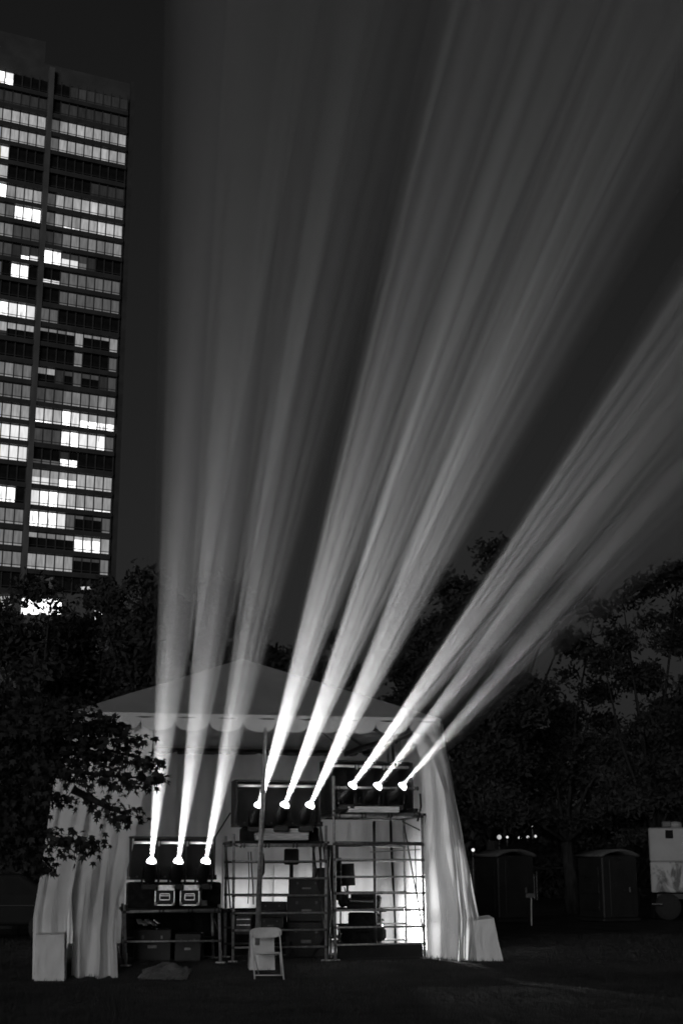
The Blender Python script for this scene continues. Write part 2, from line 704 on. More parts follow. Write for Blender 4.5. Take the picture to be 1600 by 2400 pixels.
def pl(pts, v):
    """point on a polyline of (px, py, Y) at v in 0..1 by pixel height"""
    y = pts[0][1] + (pts[-1][1] - pts[0][1]) * v
    for a, c in zip(pts, pts[1:]):
        if y <= c[1] + 1e-6:
            t = (y - a[1]) / max(1e-6, c[1] - a[1])
            return at(a[0] + (c[0] - a[0]) * t, y, a[2] + (c[2] - a[2]) * t)
    return at(*pts[-1])


def curtain(left, right, folds, amp, seed, nu=90, nv=60, ground=True, name='side_curtain', twist=.5, fine=.3, bottom=True):
    def fn(u, v):
        A, B = pl(left, v), pl(right, v)
        p = lerp(A, B, u)
        d = (B - A)
        d.z = 0
        d.normalize()
        n_ = Vector((d.y, -d.x, 0))
        w = u + .06 * noise.noise(Vector((u * 3, v * 1.3, seed))) * twist * 2
        ph = 2 * math.pi * folds * w + seed + twist * 2.0 * noise.noise(Vector((u * 2, v * 2.0, seed + 5)))
        a = amp * (.55 + .6 * (noise.noise(Vector((u * 4, seed * 1.7, v * .6))) + .5))
        off = a * (math.sin(ph) + .22 * math.sin(2.3 * ph + 1.3)) + amp * fine * noise.noise(Vector((u * folds * 1.7, v * 5, seed + 9)))
        off += amp * .9 * noise.noise(Vector((u * 2, v * 3, seed + 20))) * v
        q = p + n_ * off
        return q
    mb = MB()
    mb.grid(fn, nu, nv, M['vinyl'])
    o = mb.build(name, tent, True)
    return o


# left gathered curtain
curtain([(166, 1690, 24.65), (133, 1790, 24.4), (103, 2000, 23.9), (80, 2150, 23.5), (79, 2298, 23.35)],
        [(240, 1690, 24.75), (225, 1790, 24.5), (185, 2000, 24.0), (160, 2150, 23.5), (158, 2298, 23.3)], 2.0, .06, 1.3, twist=.8, fine=.5)
curtain([(228, 1690, 24.7), (212, 1790, 24.5), (178, 2000, 24.1), (172, 2150, 23.75), (166, 2297, 23.5)],
        [(360, 1690, 24.95), (352, 1790, 24.9), (310, 1990, 24.5), (277, 2105, 24.2), (272, 2180, 23.8), (277, 2294, 23.55)], 2.7, .10, 4.1, twist=1.0, fine=.6)
# back wall and right side wall panels
NP = 6
for i in range(NP):
    A = lerp(BL, BR, i / NP); B = lerp(BL, BR, (i + 1) / NP)

    def fnw(u, v, A=A, B=B, i=i):
        p = lerp(A, B, u * 1.02)
        z = lerp(EZ - .1, .22, v)
        k = .025 + .05 * v
        off = k * (math.sin(2 * math.pi * 2 * u + i * 2 + 3 * noise.noise(Vector((u * 2, v * .8, i * 1.7)))) + .5 * noise.noise(Vector((u * 5, v, i + 3.3))))
        return Vector((p.x, p.y, z)) + Vector((e2.x, e2.y, 0)) * (-off - .08 - .03 * (i % 2))
    mb = MB()
    mb.grid(fnw, 40, 30, M['vinyl'])
    mb.build('back_curtain', tent, True)
NP = 4
for i in range(NP):
    A = lerp(BR, FR, i / NP); B = lerp(BR, FR, (i + 1) / NP)

    def fns(u, v, A=A, B=B, i=i):
        p = lerp(A, B, u * 1.02)
        z = lerp(EZ - .1, .22, v)
        k = .02 + .03 * v
        off = k * (math.sin(2 * math.pi * 1.4 * u + i * 2.4) + .5 * noise.noise(Vector((u * 3, v * 3, i + 9))))
        return Vector((p.x, p.y, z)) + e1 * (off + .05 * (i % 2) + .45 * v * (i + u) / NP)
    mb = MB()
    mb.grid(fns, 30, 30, M['vinyl'])
    mb.build('wall_curtain', tent, True)
# left side wall
for i in range(3):
    A = lerp(FL, BL, i / 3); B = lerp(FL, BL, (i + 1) / 3)

    def fnl(u, v, A=A, B=B, i=i):
        p = lerp(A, B, u * 1.02)
        off = (.02 + .04 * v) * math.sin(2 * math.pi * 2 * u + i)
        return Vector((p.x, p.y, lerp(EZ - .1, .2, v))) + e1 * (-off - .05 * (i % 2))
    mb = MB()
    mb.grid(fnl, 30, 20, M['vinyl'])
    mb.build('wall_curtain', tent, True)
# right front curtains: bright inner sheet and the bundled outer roll
curtain([(968, 1708, 26.15), (990, 1790, 26.1), (993, 1950, 26.1), (1000, 2150, 26.1), (1003, 2243, 26.1)],
        [(1000, 1722, 25.9), (1034, 1800, 25.75), (1055, 1950, 25.6), (1068, 2150, 25.4), (1072, 2252, 25.3)], 1.2, .05, 2.2, nu=60)
curtain([(972, 1700, 25.9), (1016, 1760, 25.75), (1040, 1850, 25.65), (1058, 2000, 25.5), (1068, 2150, 25.3), (1070, 2254, 25.2)],
        [(1030, 1700, 25.65), (1047, 1760, 25.65), (1072, 1900, 25.6), (1101, 2050, 25.45), (1122, 2150, 25.25), (1112, 2255, 25.15)], 4.2, .13, 7.7, nu=90, nv=90, twist=1.3, fine=1.2, name='side_curtain')

# ------------------------------------------------------------------ weight covers
def weight_cover(tl, tr, br, bl, Y, depth, label):
    a, b_, c, d = [at(p[0], p[1], Y) for p in (tl, tr, br, bl)]
    c.z = d.z = ground_z(c.x, Y) + .005
    t = thing('weight_cover', ((c + d) / 2), label, 'weight cover', 'white covers over the tent weights')
    back = Vector((-.05, depth, .04))

    def fn(u, v):
        k = u * 4
        cs = [d, c, c + back - Vector((0, 0, .04)), d + back - Vector((0, 0, .04))]
        ts = [a, b_, b_ + back, a + back]
        i = int(k) % 4
        f = k - int(k)
        lo, hi = lerp(cs[i], cs[(i + 1) % 4], f), lerp(ts[i], ts[(i + 1) % 4], f)
        p = lerp(lo, hi, v)
        cen = (cs[0] + cs[2]) / 2
        out = Vector((p.x - cen.x, p.y - cen.y, 0)).normalized()
        return p + out * (.012 * noise.noise(Vector((u * 14, v * 3, Y))) + .02 * (1 - v) ** 3)
    mb = MB()
    mb.grid(fn, 48, 12, M['cover'])
    mb.add([a, b_, b_ + back, a + back], [(0, 1, 2, 3)], M['cover'])
    mb.build('cover', t)
    return t


weight_cover((83, 2192), (151, 2190), (150, 2301), (83, 2304), 23.15, .45, 'square white weight cover in front of the left gathered curtain')
weight_cover((1107, 2158), (1157, 2152), (1176, 2254), (1118, 2258), 24.95, .4, 'leaning white weight cover outside the right tent curtain')
weight_cover((588, 2195), (643, 2195), (643, 2280), (586, 2283), 23.95, .35, 'white weight cover behind the folding chair at the pole foot')

# ------------------------------------------------------------------ scaffold towers
def scaffold(lx, rx, YL, YR, ztop, rungs_l, depth, label, n_rear=True, post_top=None):
    A = at(lx[1], 2200, YL); A.x = ray(lx[1], 2200)[0] * YL; A.z = ground_z(A.x, YL)
    B = at(rx[1], 2200, YR); B.z = ground_z(B.x, YR)
    t = thing('scaffold_tower', (A + B) / 2, label, 'scaffold', 'scaffold towers inside the tent')
    At = at(lx[0], 1900, YL); At.z = ztop
    Bt = at(rx[0], 1900, YR); Bt.z = post_top or ztop
    bk = Vector((-.17, .985, 0)) * depth
    posts = [(A, At), (B, Bt), (A + bk, At + bk), (B + bk, Bt + bk)]
    for (p, q) in posts:
        b = MB()
        b.tube([p, q], .024, M['steel'], 10)
        o = b.build('post', t, True)
        b = MB()
        b.box(p + Vector((0, 0, .012)), (.16, .16, .02), M['steel'])
        b.tube([p + Vector((0, 0, .02)), p + Vector((0, 0, .2))], .019, M['alu'], 8)
        b.build('base_plate', t)

    def on(seg, z):
        p, q = seg
        return lerp(p, q, (z - p.z) / (q.z - p.z))
    for z in rungs_l:
        for (i, j) in ((0, 1), (2, 3)):
            if i == 2 and not n_rear:
                continue
            b = MB()
            P_, Q_ = on(posts[i], z), on(posts[j], z)
            b.tube([P_, Q_], .017, M['steel'] if i == 0 else M['darksteel'], 8)
            o = b.build('rung', t, True)
            for e in (P_, Q_):
                b = MB()
                b.tube([e - Vector((0, 0, .022)), e + Vector((0, 0, .022))], .031, M['darksteel'], 8)
                b.build('coupler', t, True)
    for (i, j) in ((0, 2), (1, 3)):
        b = MB()
        b.tube([on(posts[i], rungs_l[-1] + .1), on(posts[j], rungs_l[0] - .1)], .014, M['darksteel'], 6)
        b.build('diagonal_brace', t, True)
        b = MB()
        b.tube([on(posts[i], rungs_l[0]), on(posts[j], rungs_l[0])], .017, M['darksteel'], 6)
        b.build('rung', t, True)
    # deck boards
    zt = rungs_l[0] + .035
    n = 5
    for k in range(n):
        f0, f1 = (k + .04) / n, (k + .96) / n
        P_ = [on(posts[0], zt), on(posts[1], zt)]
        c = (P_[0] + P_[1]) / 2 + bk * (f0 + f1) / 2
        L = (P_[1] - P_[0])
        ang = math.atan2(L.y, L.x)
        b = MB()
        b.bbox(c + Vector((0, 0, .002 * (k % 2))), (L.length + .12, depth * (f1 - f0), .04), M['black'], Matrix.Rotation(ang, 3, 'Z'), .006)
        b.build('deck_plank', t)
    return t, A, B, on, posts, bk


def zat(px, py, Y):
    return at(px, py, Y).z


# left (low), middle, right (high)
YL0, YL1 = 24.25, 24.55
YM0, YM1 = 24.75, 25.05
YR0, YR1 = 25.15, 25.75
sc_l = scaffold((300, 298), (518, 518), YL0, YL1, zat(400, 2120, 24.4), [zat(400, 2137, 24.4), zat(400, 2206, 24.4)], 1.4, 'low scaffold carrying the lamp case above the two flight cases')
sc_m = scaffold((549, 547), (764, 764), YM0, YM1, zat(600, 1955, 24.9), [zat(650, y, 24.9) for y in (1979, 2019, 2058.5, 2099, 2140, 2180, 2220)], 1.4, 'scaffold behind the folding chair, carrying the middle lamp case', post_top=zat(764, 1935, 25.05))
sc_r = scaffold((781, 786), (988, 994), YR0, YR1, zat(783, 1820, 25.3), [zat(890, y, 25.45) for y in (1912, 1979, 2015, 2055, 2093.5, 2133, 2172.5, 2213)], 1.5, 'tallest scaffold beside the bright right curtain, carrying the highest lamps', post_top=zat(988, 1905, 25.6))
b = MB()   # extra double ledger and mid rear post on the right tower
t_r, A_, B_, on_, po_, bk_ = sc_r
b.tube([on_(po_[0], zat(783, 1976, 25.2)), on_(po_[1], zat(783, 1976, 25.2))], .03, M['darksteel'], 8)
b.build('ledger', t_r, True)
b = MB()
b.tube([at(880, 2215, 26.3), at(876, 1925, 26.3)], .026, M['darksteel'], 8)
b.build('post', t_r, True)
b = MB()
b.tube([at(867, 1997, 25.6), at(984, 1991, 25.7)], .012, M['steel'], 6)
b.build('strut', t_r, True)
b = MB()
b.tube([at(942, 1925, 25.6), at(984, 1946, 25.7)], .012, M['darksteel'], 6)
b.build('strut', t_r, True)
b = MB()
b.tube([at(972, 1980, 25.65), at(975, 2080, 25.65), at(987, 2168, 25.7)], .010, M['darksteel'], 6)
b.build('strut', t_r, True)

# pipes with clamps along the front edge under each lamp case
def clamp_pipe(x0, y0, x1, y1, Y0, Y1, r, label, clamps):
    p, q = at(x0, y0, Y0), at(x1, y1, Y1)
    t = thing('clamp_pipe', (p + q) / 2, label, 'pipe', 'pipes clamped along the scaffold fronts')
    b = MB()
    b.tube([p, q], r, M['steel'], 10)
    b.build('pipe', t, True)
    for c in clamps:
        k = lerp(p, q, c)
        d = (q - p).normalized()
        for s_ in (-.03, .03):
            b = MB()
            b.tube([k + d * (s_ - .012), k + d * (s_ + .012)], r * 1.7, M['darksteel'], 10)
            b.build('clamp', t, True)


clamp_pipe(305, 2137, 512, 2132, 24.1, 24.4, .022, 'thin steel pipe under the two flight cases', (.35, .68, .98))
clamp_pipe(558, 1981, 762, 1981, 24.6, 24.9, .026, 'steel pipe below the pale boards of the middle lamp case', (.05, .33, .65, .97))
clamp_pipe(786, 1913, 978, 1909, 25.0, 25.5, .036, 'steel pipe below the highest lamp case', (.02, .33, .65, .97))
clamp_pipe(790, 1846, 974, 1848, 24.85, 25.35, .022, 'bare steel pipe running just in front of the three highest lenses', (0.0, 1.0))


# ------------------------------------------------------------------ lamp cases (open black cabinets)
def lamp_case(x0, x1, ytop, ybot, Y0, Y1, depth, label, strip=True, hood=0.0):
    a, c = at(x0, ybot, Y0), at(x1, ybot, Y1)
    ztp = zat((x0 + x1) / 2, ytop, (Y0 + Y1) / 2)
    zb = zat((x0 + x1) / 2, ybot, (Y0 + Y1) / 2)
    L = c - a; L.z = 0
    ang = math.atan2(L.y, L.x)
    R = Matrix.Rotation(ang, 3, 'Z')
    mid = (a + c) / 2; mid.z = zb
    H = ztp - zb
    t = thing('lamp_case', mid, label, 'lamp case', 'open black cases holding the lamps')

    def put(name, loc, size, mat, bev=.008, rx=0):
        b_ = MB()
        b_.bbox(mid + R @ Vector(loc), size, mat, R @ Matrix.Rotation(rx, 3, 'X'), bev)
        return b_.build(name, t)
    w = L.length
    put('bottom_panel', (0, depth / 2, .02), (w, depth, .04), M['black'])
    put('back_panel', (0, depth - .015, H / 2 + .02), (w, .03, H - .045), M['black'])
    put('side_panel', (-w / 2 + .015, depth / 2 + .1, H / 2 + .02), (.03, depth - .245, H - .045), M['black'])
    put('side_panel', (w / 2 - .015, depth / 2 + .1, H / 2 + .02), (.03, depth - .245, H - .045), M['black'])
    for k in (-1, 1):
        put('divider', (k * w / 6, depth / 2 + .15, H / 2), (.025, depth - .4, H - .1), M['black'])
    put('top_panel', (0, depth - .28, H), (w + .02, .5, .035), M['black'])
    put('front_lip', (0, .02, .06), (w, .03, .04), M['blackplastic'])
    if strip:
        for k in (-1, 0, 1):
            put('metal_strip', (k * w / 3.05 + .01 * k, depth - .56, H - .085), (w / 3.5, .03, .055), M['alu'], .012, .3)
        for k in (-1, 1):
            put('latch', (k * w / 6, depth - .57, H - .1), (.035, .03, .09), M['alu'], .008)
    for k in (-.42, -.1, .14, .45):
        put('corner_bracket', (k * w, -.004, .05), (.04, .012, .03), M['darksteel'], .004)
    return t, mid, R, w, H


case_l = lamp_case(305, 508, 1962, 2062, 24.05, 24.35, .8, 'lowest open black lamp case, above the two flight cases')
case_m = lamp_case(556, 757, 1828, 1936, 24.55, 24.85, .85, 'middle open black lamp case, right behind the leaning steel pole')
case_r = lamp_case(786, 980, 1782, 1904, 25.0, 25.5, .9, 'highest open black lamp case, beside the right tent curtain')
# lower body of the left stack: black draped base behind the flight cases
b = MB()
p0, p1 = at(290, 2066, 24.35), at(508, 2066, 24.65)
mid = (p0 + p1) / 2
hh = p0.z - zat(400, 2133, 24.5)
b.bbox(Vector((mid.x, mid.y + .45, p0.z - hh / 2)), ((p1 - p0).length, .8, hh - .02), M['blackcloth'], Matrix.Rotation(math.atan2((p1 - p0).y, (p1 - p0).x), 3, 'Z'), .03)
tag(b.build('road_case'), 'wide black trunk behind the two flight cases, under the lowest lamp case', 'trunk')
# dark boxes under the middle case
b = MB()
p0, p1 = at(560, 1937, 24.75), at(740, 1937, 25.0)
mid = (p0 + p1) / 2
hh = p0.z - zat(650, 1976, 24.9)
b.bbox(Vector((mid.x, mid.y + .5, p0.z - hh / 2)), ((p1 - p0).length, .7, hh - .01), M['blackcloth'], Matrix.Rotation(.12, 3, 'Z'), .02)
tag(b.build('road_case'), 'flat black trunk behind the taller pale board stack', 'trunk')
b = MB()
p0, p1 = at(792, 1905, 25.2), at(972, 1905, 25.6)
# pale board stacks
def board_stack(x0, x1, y0, y1, Y, n, label):
    a = at(x0, y1, Y); c = at(x1, y1, Y + .15)
    zt = zat(x0, y0, Y)
    h = (zt - a.z) / n
    t = thing('board_stack', (a + c) / 2, label, 'boards', 'pale boards stacked under the lamp cases')
    for k in range(n):
        b = MB()
        L = c - a
        b.bbox((a + c) / 2 + Vector((random.uniform(-.008, .008), .2 + random.uniform(-.01, .01), h * (k + .5))), (L.length - random.uniform(0, .02), .4, h * .88), M['board'], Matrix.Rotation(math.atan2(L.y, L.x), 3, 'Z'), .008)
        b.build('board', t)
    return t


board_stack(597, 720, 1941, 1969, 24.62, 5, 'taller stack of five pale boards under the middle lamp case')
board_stack(811, 933, 1890, 1904, 24.9, 3, 'flat stack of three pale boards under the highest lamps')


# ------------------------------------------------------------------ moving head lamps, their light and beams
def gobo(light, seed):
    light.use_nodes = True
    t = light.node_tree
    em = t.nodes['Emission']
    tc = t.nodes.new('ShaderNodeTexCoord')
    sp = t.nodes.new('ShaderNodeSeparateXYZ')
    t.links.new(tc.outputs['Normal'], sp.inputs[0])
    ux = t.nodes.new('ShaderNodeMath'); ux.operation = 'DIVIDE'
    uy = t.nodes.new('ShaderNodeMath'); uy.operation = 'DIVIDE'
    t.links.new(sp.outputs['X'], ux.inputs[0]); t.links.new(sp.outputs['Z'], ux.inputs[1])
    t.links.new(sp.outputs['Y'], uy.inputs[0]); t.links.new(sp.outputs['Z'], uy.inputs[1])
    my = t.nodes.new('ShaderNodeMath'); my.operation = 'MULTIPLY'
    my.inputs[1].default_value = .12
    t.links.new(uy.outputs[0], my.inputs[0])
    cb = t.nodes.new('ShaderNodeCombineXYZ')
    t.links.new(ux.outputs[0], cb.inputs[0]); t.links.new(my.outputs[0], cb.inputs[1])
    cb.inputs[2].default_value = seed * 3.71
    n = t.nodes.new('ShaderNodeTexNoise')
    n.inputs['Scale'].default_value = 62.0
    n.inputs['Detail'].default_value = 4.0
    n.inputs['Roughness'].default_value = .6
    t.links.new(cb.outputs[0], n.inputs['Vector'])
    r = t.nodes.new('ShaderNodeMapRange')
    r.inputs['From Min'].default_value = .33
    r.inputs['From Max'].default_value = .68
    r.inputs['To Min'].default_value = .15
    r.inputs['To Max'].default_value = 1.7
    t.links.new(n.outputs['Fac'], r.inputs['Value'])
    sk = t.nodes.new('ShaderNodeMapRange')
    sk.inputs['From Min'].default_value = -math.tan(HALF)
    sk.inputs['From Max'].default_value = math.tan(HALF)
    sk.inputs['To Min'].default_value = 1.6
    sk.inputs['To Max'].default_value = .28
    t.links.new(ux.outputs[0], sk.inputs['Value'])
    ml = t.nodes.new('ShaderNodeMath'); ml.operation = 'MULTIPLY'
    t.links.new(sk.outputs[0], ml.inputs[0]); t.links.new(r.outputs[0], ml.inputs[1])
    t.links.new(ml.outputs[0], em.inputs['Strength'])


m, t, _b = newmat('hazy_air_in_beam')
t.nodes.remove(_b)
pv = t.nodes.new('ShaderNodeVolumePrincipled')
tcb = t.nodes.new('ShaderNodeTexCoord')
spb = t.nodes.new('ShaderNodeVectorMath'); spb.operation = 'LENGTH'
t.links.new(tcb.outputs['Object'], spb.inputs[0])
m1 = t.nodes.new('ShaderNodeMath'); m1.operation = 'MULTIPLY'; m1.inputs[1].default_value = -1 / 1.7
t.links.new(spb.outputs['Value'], m1.inputs[0])
m2 = t.nodes.new('ShaderNodeMath'); m2.operation = 'EXPONENT'
t.links.new(m1.outputs[0], m2.inputs[0])
m3 = t.nodes.new('ShaderNodeMath'); m3.operation = 'MULTIPLY_ADD'; m3.inputs[1].default_value = .26; m3.inputs[2].default_value = .14
t.links.new(m2.outputs[0], m3.inputs[0])
t.links.new(m3.outputs[0], pv.inputs['Density'])     # density raised near the lamps to steepen the beams' brightness falloff
pv.inputs['Color'].default_value = (.92, .92, .92, 1)
pv.inputs['Anisotropy'].default_value = .15
t.links.new(pv.outputs[0], t.nodes['Material Output'].inputs['Volume'])
M['beamair'] = m
BEAM_W = {'lowest': 10800.0, 'middle': 18500.0, 'highest': 13500.0}
HALF = math.radians(4.4)
SPREAD = {'lowest': 1.0, 'middle': 1.05, 'highest': 1.22}
LAMPS = [
    # src px, py, Y,  target px at row ty, ty, lean, label words
    (355, 2020, 23.95, 568, 0, .38, 'first from the left', 'lowest'),
    (418, 2020, 24.05, 715, 0, .38, 'between its two neighbours', 'lowest'),
    (482, 2020, 24.15, 900, 0, .38, 'nearest the scaffold with the pole', 'lowest'),
    (606, 1889, 24.5, 1205, 0, .5, 'behind the leaning steel pole', 'middle'),
    (667, 1888, 24.6, 1425, 0, .5, 'between its two neighbours', 'middle'),
    (726, 1889, 24.7, 1625, 0, .5, 'nearest the highest scaffold', 'middle'),
    (825, 1842, 24.95, 1600, 850, .6, 'nearest the middle scaffold', 'highest'),
    (884, 1844, 25.1, 1600, 1010, .6, 'between its two neighbours', 'highest'),
    (942, 1844, 25.25, 1600, 1160, .6, 'nearest the right tent curtain', 'highest'),
]
for i, (sx, sy, Y, tx, ty, lean, which, row) in enumerate(LAMPS):
    S = at(sx, sy, Y)
    a, k = ray(tx, ty)
    Yt = (Y - lean * (EYE - S.z)) / (1 + lean * k)
    T = at(tx, ty, Yt)
    d = (T - S).normalized()
    yaxis = Vector((0, 1, 0)); yaxis = (yaxis - d * yaxis.dot(d)).normalized()
    xaxis = yaxis.cross(-d)
    Rm = Matrix((xaxis, yaxis, -d)).transposed()           # local -Z along the beam
    pivot = S - d * .16
    foot = pivot - Vector((0, 0, .30))
    mh = thing('moving_head_lamp', foot, 'lit black moving head lamp in the %s lamp case, %s' % (row, which), 'stage lamp', 'moving head lamps in the cases')
    b = MB(); b.bbox(foot + Vector((0, .03, .05)), (.26, .26, .10), M['blackplastic'], None, .015)
    b.build('base', mh)
    for s_ in (-1, 1):
        b = MB()
        b.bbox(foot + Vector((s_ * .135, .02, .22)), (.03, .10, .26), M['blackplastic'], None, .012)
        b.build('yoke_arm', mh)
    Mx = Matrix.Translation(S) @ Matrix((-xaxis, yaxis, d)).transposed().to_4x4()
    b = MB()
    b.lathe([(.07, -.34), (.095, -.32), (.105, -.24), (.105, -.14), (.092, -.06), (.098, -.02), (.098, -.002), (.080, -.002), (.078, -.03)], M['blackplastic'], Mx, 24, False)
    hd = b.build('head', mh, True)
    b = MB()
    b.lathe([(.076, -.028), (.078, .001), (.068, .034), (.042, .060), (.004, .072)], M['lens'], Mx, 24)
    b.build('lens', hd, True)
    li = bpy.data.lights.new('spot_light', 'SPOT')
    li.energy = BEAM_W[row]
    li.spot_size = 2 * HALF * SPREAD[row]
    li.spot_blend = .4
    li.shadow_soft_size = .016
    gobo(li, i + 1)
    lo = bpy.data.objects.new('spot_light', li)
    COL.objects.link(lo)
    lo.parent = mh
    lo.matrix_local = Matrix.Translation(S - d * .25 - mh.location) @ Rm.to_4x4()
    # lit haze in the beam
    LEN = 42.0
    b = MB()
    prof = [(.05 + (z * math.tan(HALF * SPREAD[row]) * 1.08), z) for z in (.07, 3.0, 10.0, 20.0, LEN)]
    b.lathe(prof, M['beamair'], Matrix((-xaxis, yaxis, d)).transposed().to_4x4(), 40)
    bo = b.build('light_beam')
    bo.location = S
    tag(bo, 'white light beam rising from the %s lamp case, from the lamp %s' % (row, which), 'light beam', 'light beams fanning into the sky')

# ------------------------------------------------------------------ flight cases
def flight_case(x0, x1, y0, y1, Y, label):
    a, c = at(x0, y1, Y), at(x1, y1, Y)
    zt = zat(x0, y0, Y)
    w, h, dp = (c - a).length, zt - a.z, .4
    mid = (a + c) / 2
    t = thing('flight_case', mid, label, 'flight case', 'silver edged flight cases')

    def put(name, loc, size, mat, bev=.006):
        b_ = MB()
        b_.bbox(mid + Vector(loc), size, mat, None, bev)
        return b_.build(name, t)
    put('body', (0, dp / 2 + .008, h / 2), (w - .01, dp, h - .01), M['laminate'])
    put('lid_panel', (0, -.001, h * .85), (w - .02, .014, h * .27), M['alu'])
    e = .025
    for s_ in (-1, 1):
        put('edge_trim', (s_ * (w / 2 - e / 2), 0, h * .36), (e, .02, h * .70), M['alu'], .004)
    put('edge_trim', (0, 0, e / 2), (w - 2 * e - .004, .02, e), M['alu'], .004)
    for sx in (-1, 1):
        for sz in (.03, h - .03):
            b_ = MB()
            b_.lathe([(.002, -.03), (.025, -.02), (.032, 0), (.025, .02), (.002, .03)], M['alu'], Matrix.Translation(mid + Vector((sx * (w / 2 - .025), -.005, sz))), 10)
            b_.build('ball_corner', t, True)
    hf = MB()
    fw, fh, cz = w * .48, h * .28, h * .42
    for (lx_, lz, sx, sz) in ((0, fh / 2, fw, .014), (0, -fh / 2, fw, .014), (-fw / 2, 0, .014, fh - .016), (fw / 2, 0, .014, fh - .016), (0, fh * .18, fw - .02, .012)):
        hf.box(mid + Vector((lx_, -.004, cz + lz)), (sx, .02, sz), M['alu'])
    hf.build('handle_frame', t)
    return t


flight_case(362, 410, 2073, 2123, 24.0, 'left one of the two silver edged flight cases below the lowest lamps')
flight_case(421, 468, 2073, 2123, 24.05, 'right one of the two silver edged flight cases, next to the small grey box')
b = MB()
b.bbox(at(476, 2117, 24.1) + Vector((0, .1, 0)), (.11, .2, .09), M['tarp'], None, .01)
tag(b.build('small_box'), 'small grey box beside the right flight case', 'box')

# ------------------------------------------------------------------ folding chair
chair_o = at(624, 2290, 23.35); chair_o.z = ground_z(chair_o.x, 23.35)
ch = thing('folding_chair', chair_o, 'white folding chair standing on the lawn in front of the middle pole', 'chair')
cl, cr = at(597, 2300, 23.3), at(665, 2298, 23.3)
tl_, tr_ = at(590, 2190, 23.45), at(655, 2188, 23.45)
for (p, q, nm) in ((cl, tl_, 'back_leg'), (cr, tr_, 'back_leg')):
    p.z = ground_z(p.x, p.y)
    b = MB(); b.tube([p, lerp(p, q, .5), q + Vector((0, 0, .02))], .012, M['chairwhite'], 8)
    b.build(nm, ch, True)
for (p, s_) in ((cl, 1), (cr, -1)):
    b = MB(); b.tube([p + Vector((.05 * s_, .45, 0)), lerp(p, tl_ if s_ > 0 else tr_, .55) + Vector((.02 * s_, .0, 0))], .011, M['chairwhite'], 8)
    b.build('front_leg', ch, True)
for f in (.10, .58):
    b = MB(); b.tube([lerp(cl, tl_, f), lerp(cr, tr_, f)], .009 if f < .3 else .014, M['chairwhite'], 8)
    b.build('crossbar', ch, True)


def back(u, v):
    p = lerp(lerp(tl_, tr_, u), Vector((0, 0, 0)), 0)
    w = (u - .5) * 2
    side = (1 - abs(w) ** 4)
    z0, z1 = -.02 - .045 * side, .045 + .055 * side ** .6
    return p + (tr_ - tl_).normalized() * (w * .03) + Vector((0, .035 * (1 - w * w), lerp(z0, z1, v)))


b = MB(); b.grid(back, 20, 8, M['chairwhite'])
o = b.build('backrest', ch, True)
md = o.modifiers.new('thickness', 'SOLIDIFY'); md.thickness = .018
b = MB()
sm = lerp((cl + cr) / 2, (tl_ + tr_) / 2, .55)
b.bbox(sm + Vector((0, .22, 0)), (.40, .38, .02), M['chairwhite'], Matrix.Rotation(-.08, 3, 'X'), .008)
b.build('seat', ch)

# ------------------------------------------------------------------ things inside the tent
def box_thing(name, x0, x1, y0, y1, Y, depth, mat, label, cat, group=None, bev=.012, extra_=None):
    a, c = at(x0, y1, Y), at(x1, y1, Y)
    zt = zat(x0, y0, Y)
    mid = (a + c) / 2
    if mid.z < ground_z(mid.x, Y) + .06:
        mid.z = ground_z(mid.x, Y)
    t = thing(name, mid, label, cat, group)
    w, h = (c - a).length, zt - mid.z
    b_ = MB(); b_.bbox(mid + Vector((0, depth / 2, h / 2)), (w, depth, h), mat, None, bev)
    b_.build('body', t)
    for (nm, fx, fz, fw, fh, mt) in extra_ or []:
        b_ = MB(); b_.bbox(mid + Vector((fx * w, -.006, fz * h)), (fw * w, .016, fh * h), mt, None, .004)
        b_.build(nm, t)
    return t


lat = [('latch', -.25, .75, .06, .12, M['darksteel']), ('latch', .25, .75, .06, .12, M['darksteel']), ('handle', 0, .45, .25, .1, M['darksteel'])]
box_thing('equipment_case', 676, 760, 2060, 2100, 26.2, .6, M['laminate'], 'black case on top of the pile behind the middle scaffold', 'case', 'black cases piled in the tent', extra_=lat)
box_thing('equipment_case', 672, 764, 2101, 2160, 26.15, .7, M['laminate'], 'wide black case in the middle of the pile behind the middle scaffold', 'case', 'black cases piled in the tent', extra_=lat)
box_thing('equipment_case', 668, 765, 2161, 2262, 26.1, .8, M['laminate'], 'tall black case at the bottom of the pile behind the middle scaffold', 'case', 'black cases piled in the tent', extra_=lat)
box_thing('equipment_case', 606, 670, 2114, 2150, 26.4, .6, M['laminate'], 'low black case behind the pole, left of the black pile', 'case', 'black cases piled in the tent', extra_=lat)
# desk
desk_o = at(850, 2240, 26.6); desk_o.z = ground_z(desk_o.x, 26.6)
desk = thing('folding_table', desk_o, 'dark folding table with mixing gear behind the highest scaffold', 'table')
p, q = at(790, 2128, 26.5), at(905, 2137, 26.5)
ztb = (p.z + q.z) / 2
b = MB(); b.bbox(Vector(((p.x + q.x) / 2, 26.85, ztb)), ((q.x - p.x), .75, .04), M['black'], Matrix.Rotation(.04, 3, 'Y'), .01)
b.build('tabletop', desk)
for fx in (p.x + .06, q.x - .1):
    for fy in (26.55, 27.15):
        b = MB(); b.tube([(fx, fy, desk_o.z), (fx, fy, ztb)], .015, M['darksteel'], 6)
        b.build('leg', desk)


def skirt(u, v):
    x = lerp(p.x + .02, q.x - .15, u)
    return Vector((x + .03 * v * (u - .5) * 4 * (q.x - p.x) * .5, 26.5 + .025 * math.sin(u * 44), lerp(zat(850, 2165, 26.5), desk_o.z + .01, v)))


b = MB(); b.grid(skirt, 60, 6, M['blackcloth'])
b.build('skirt', desk, True)
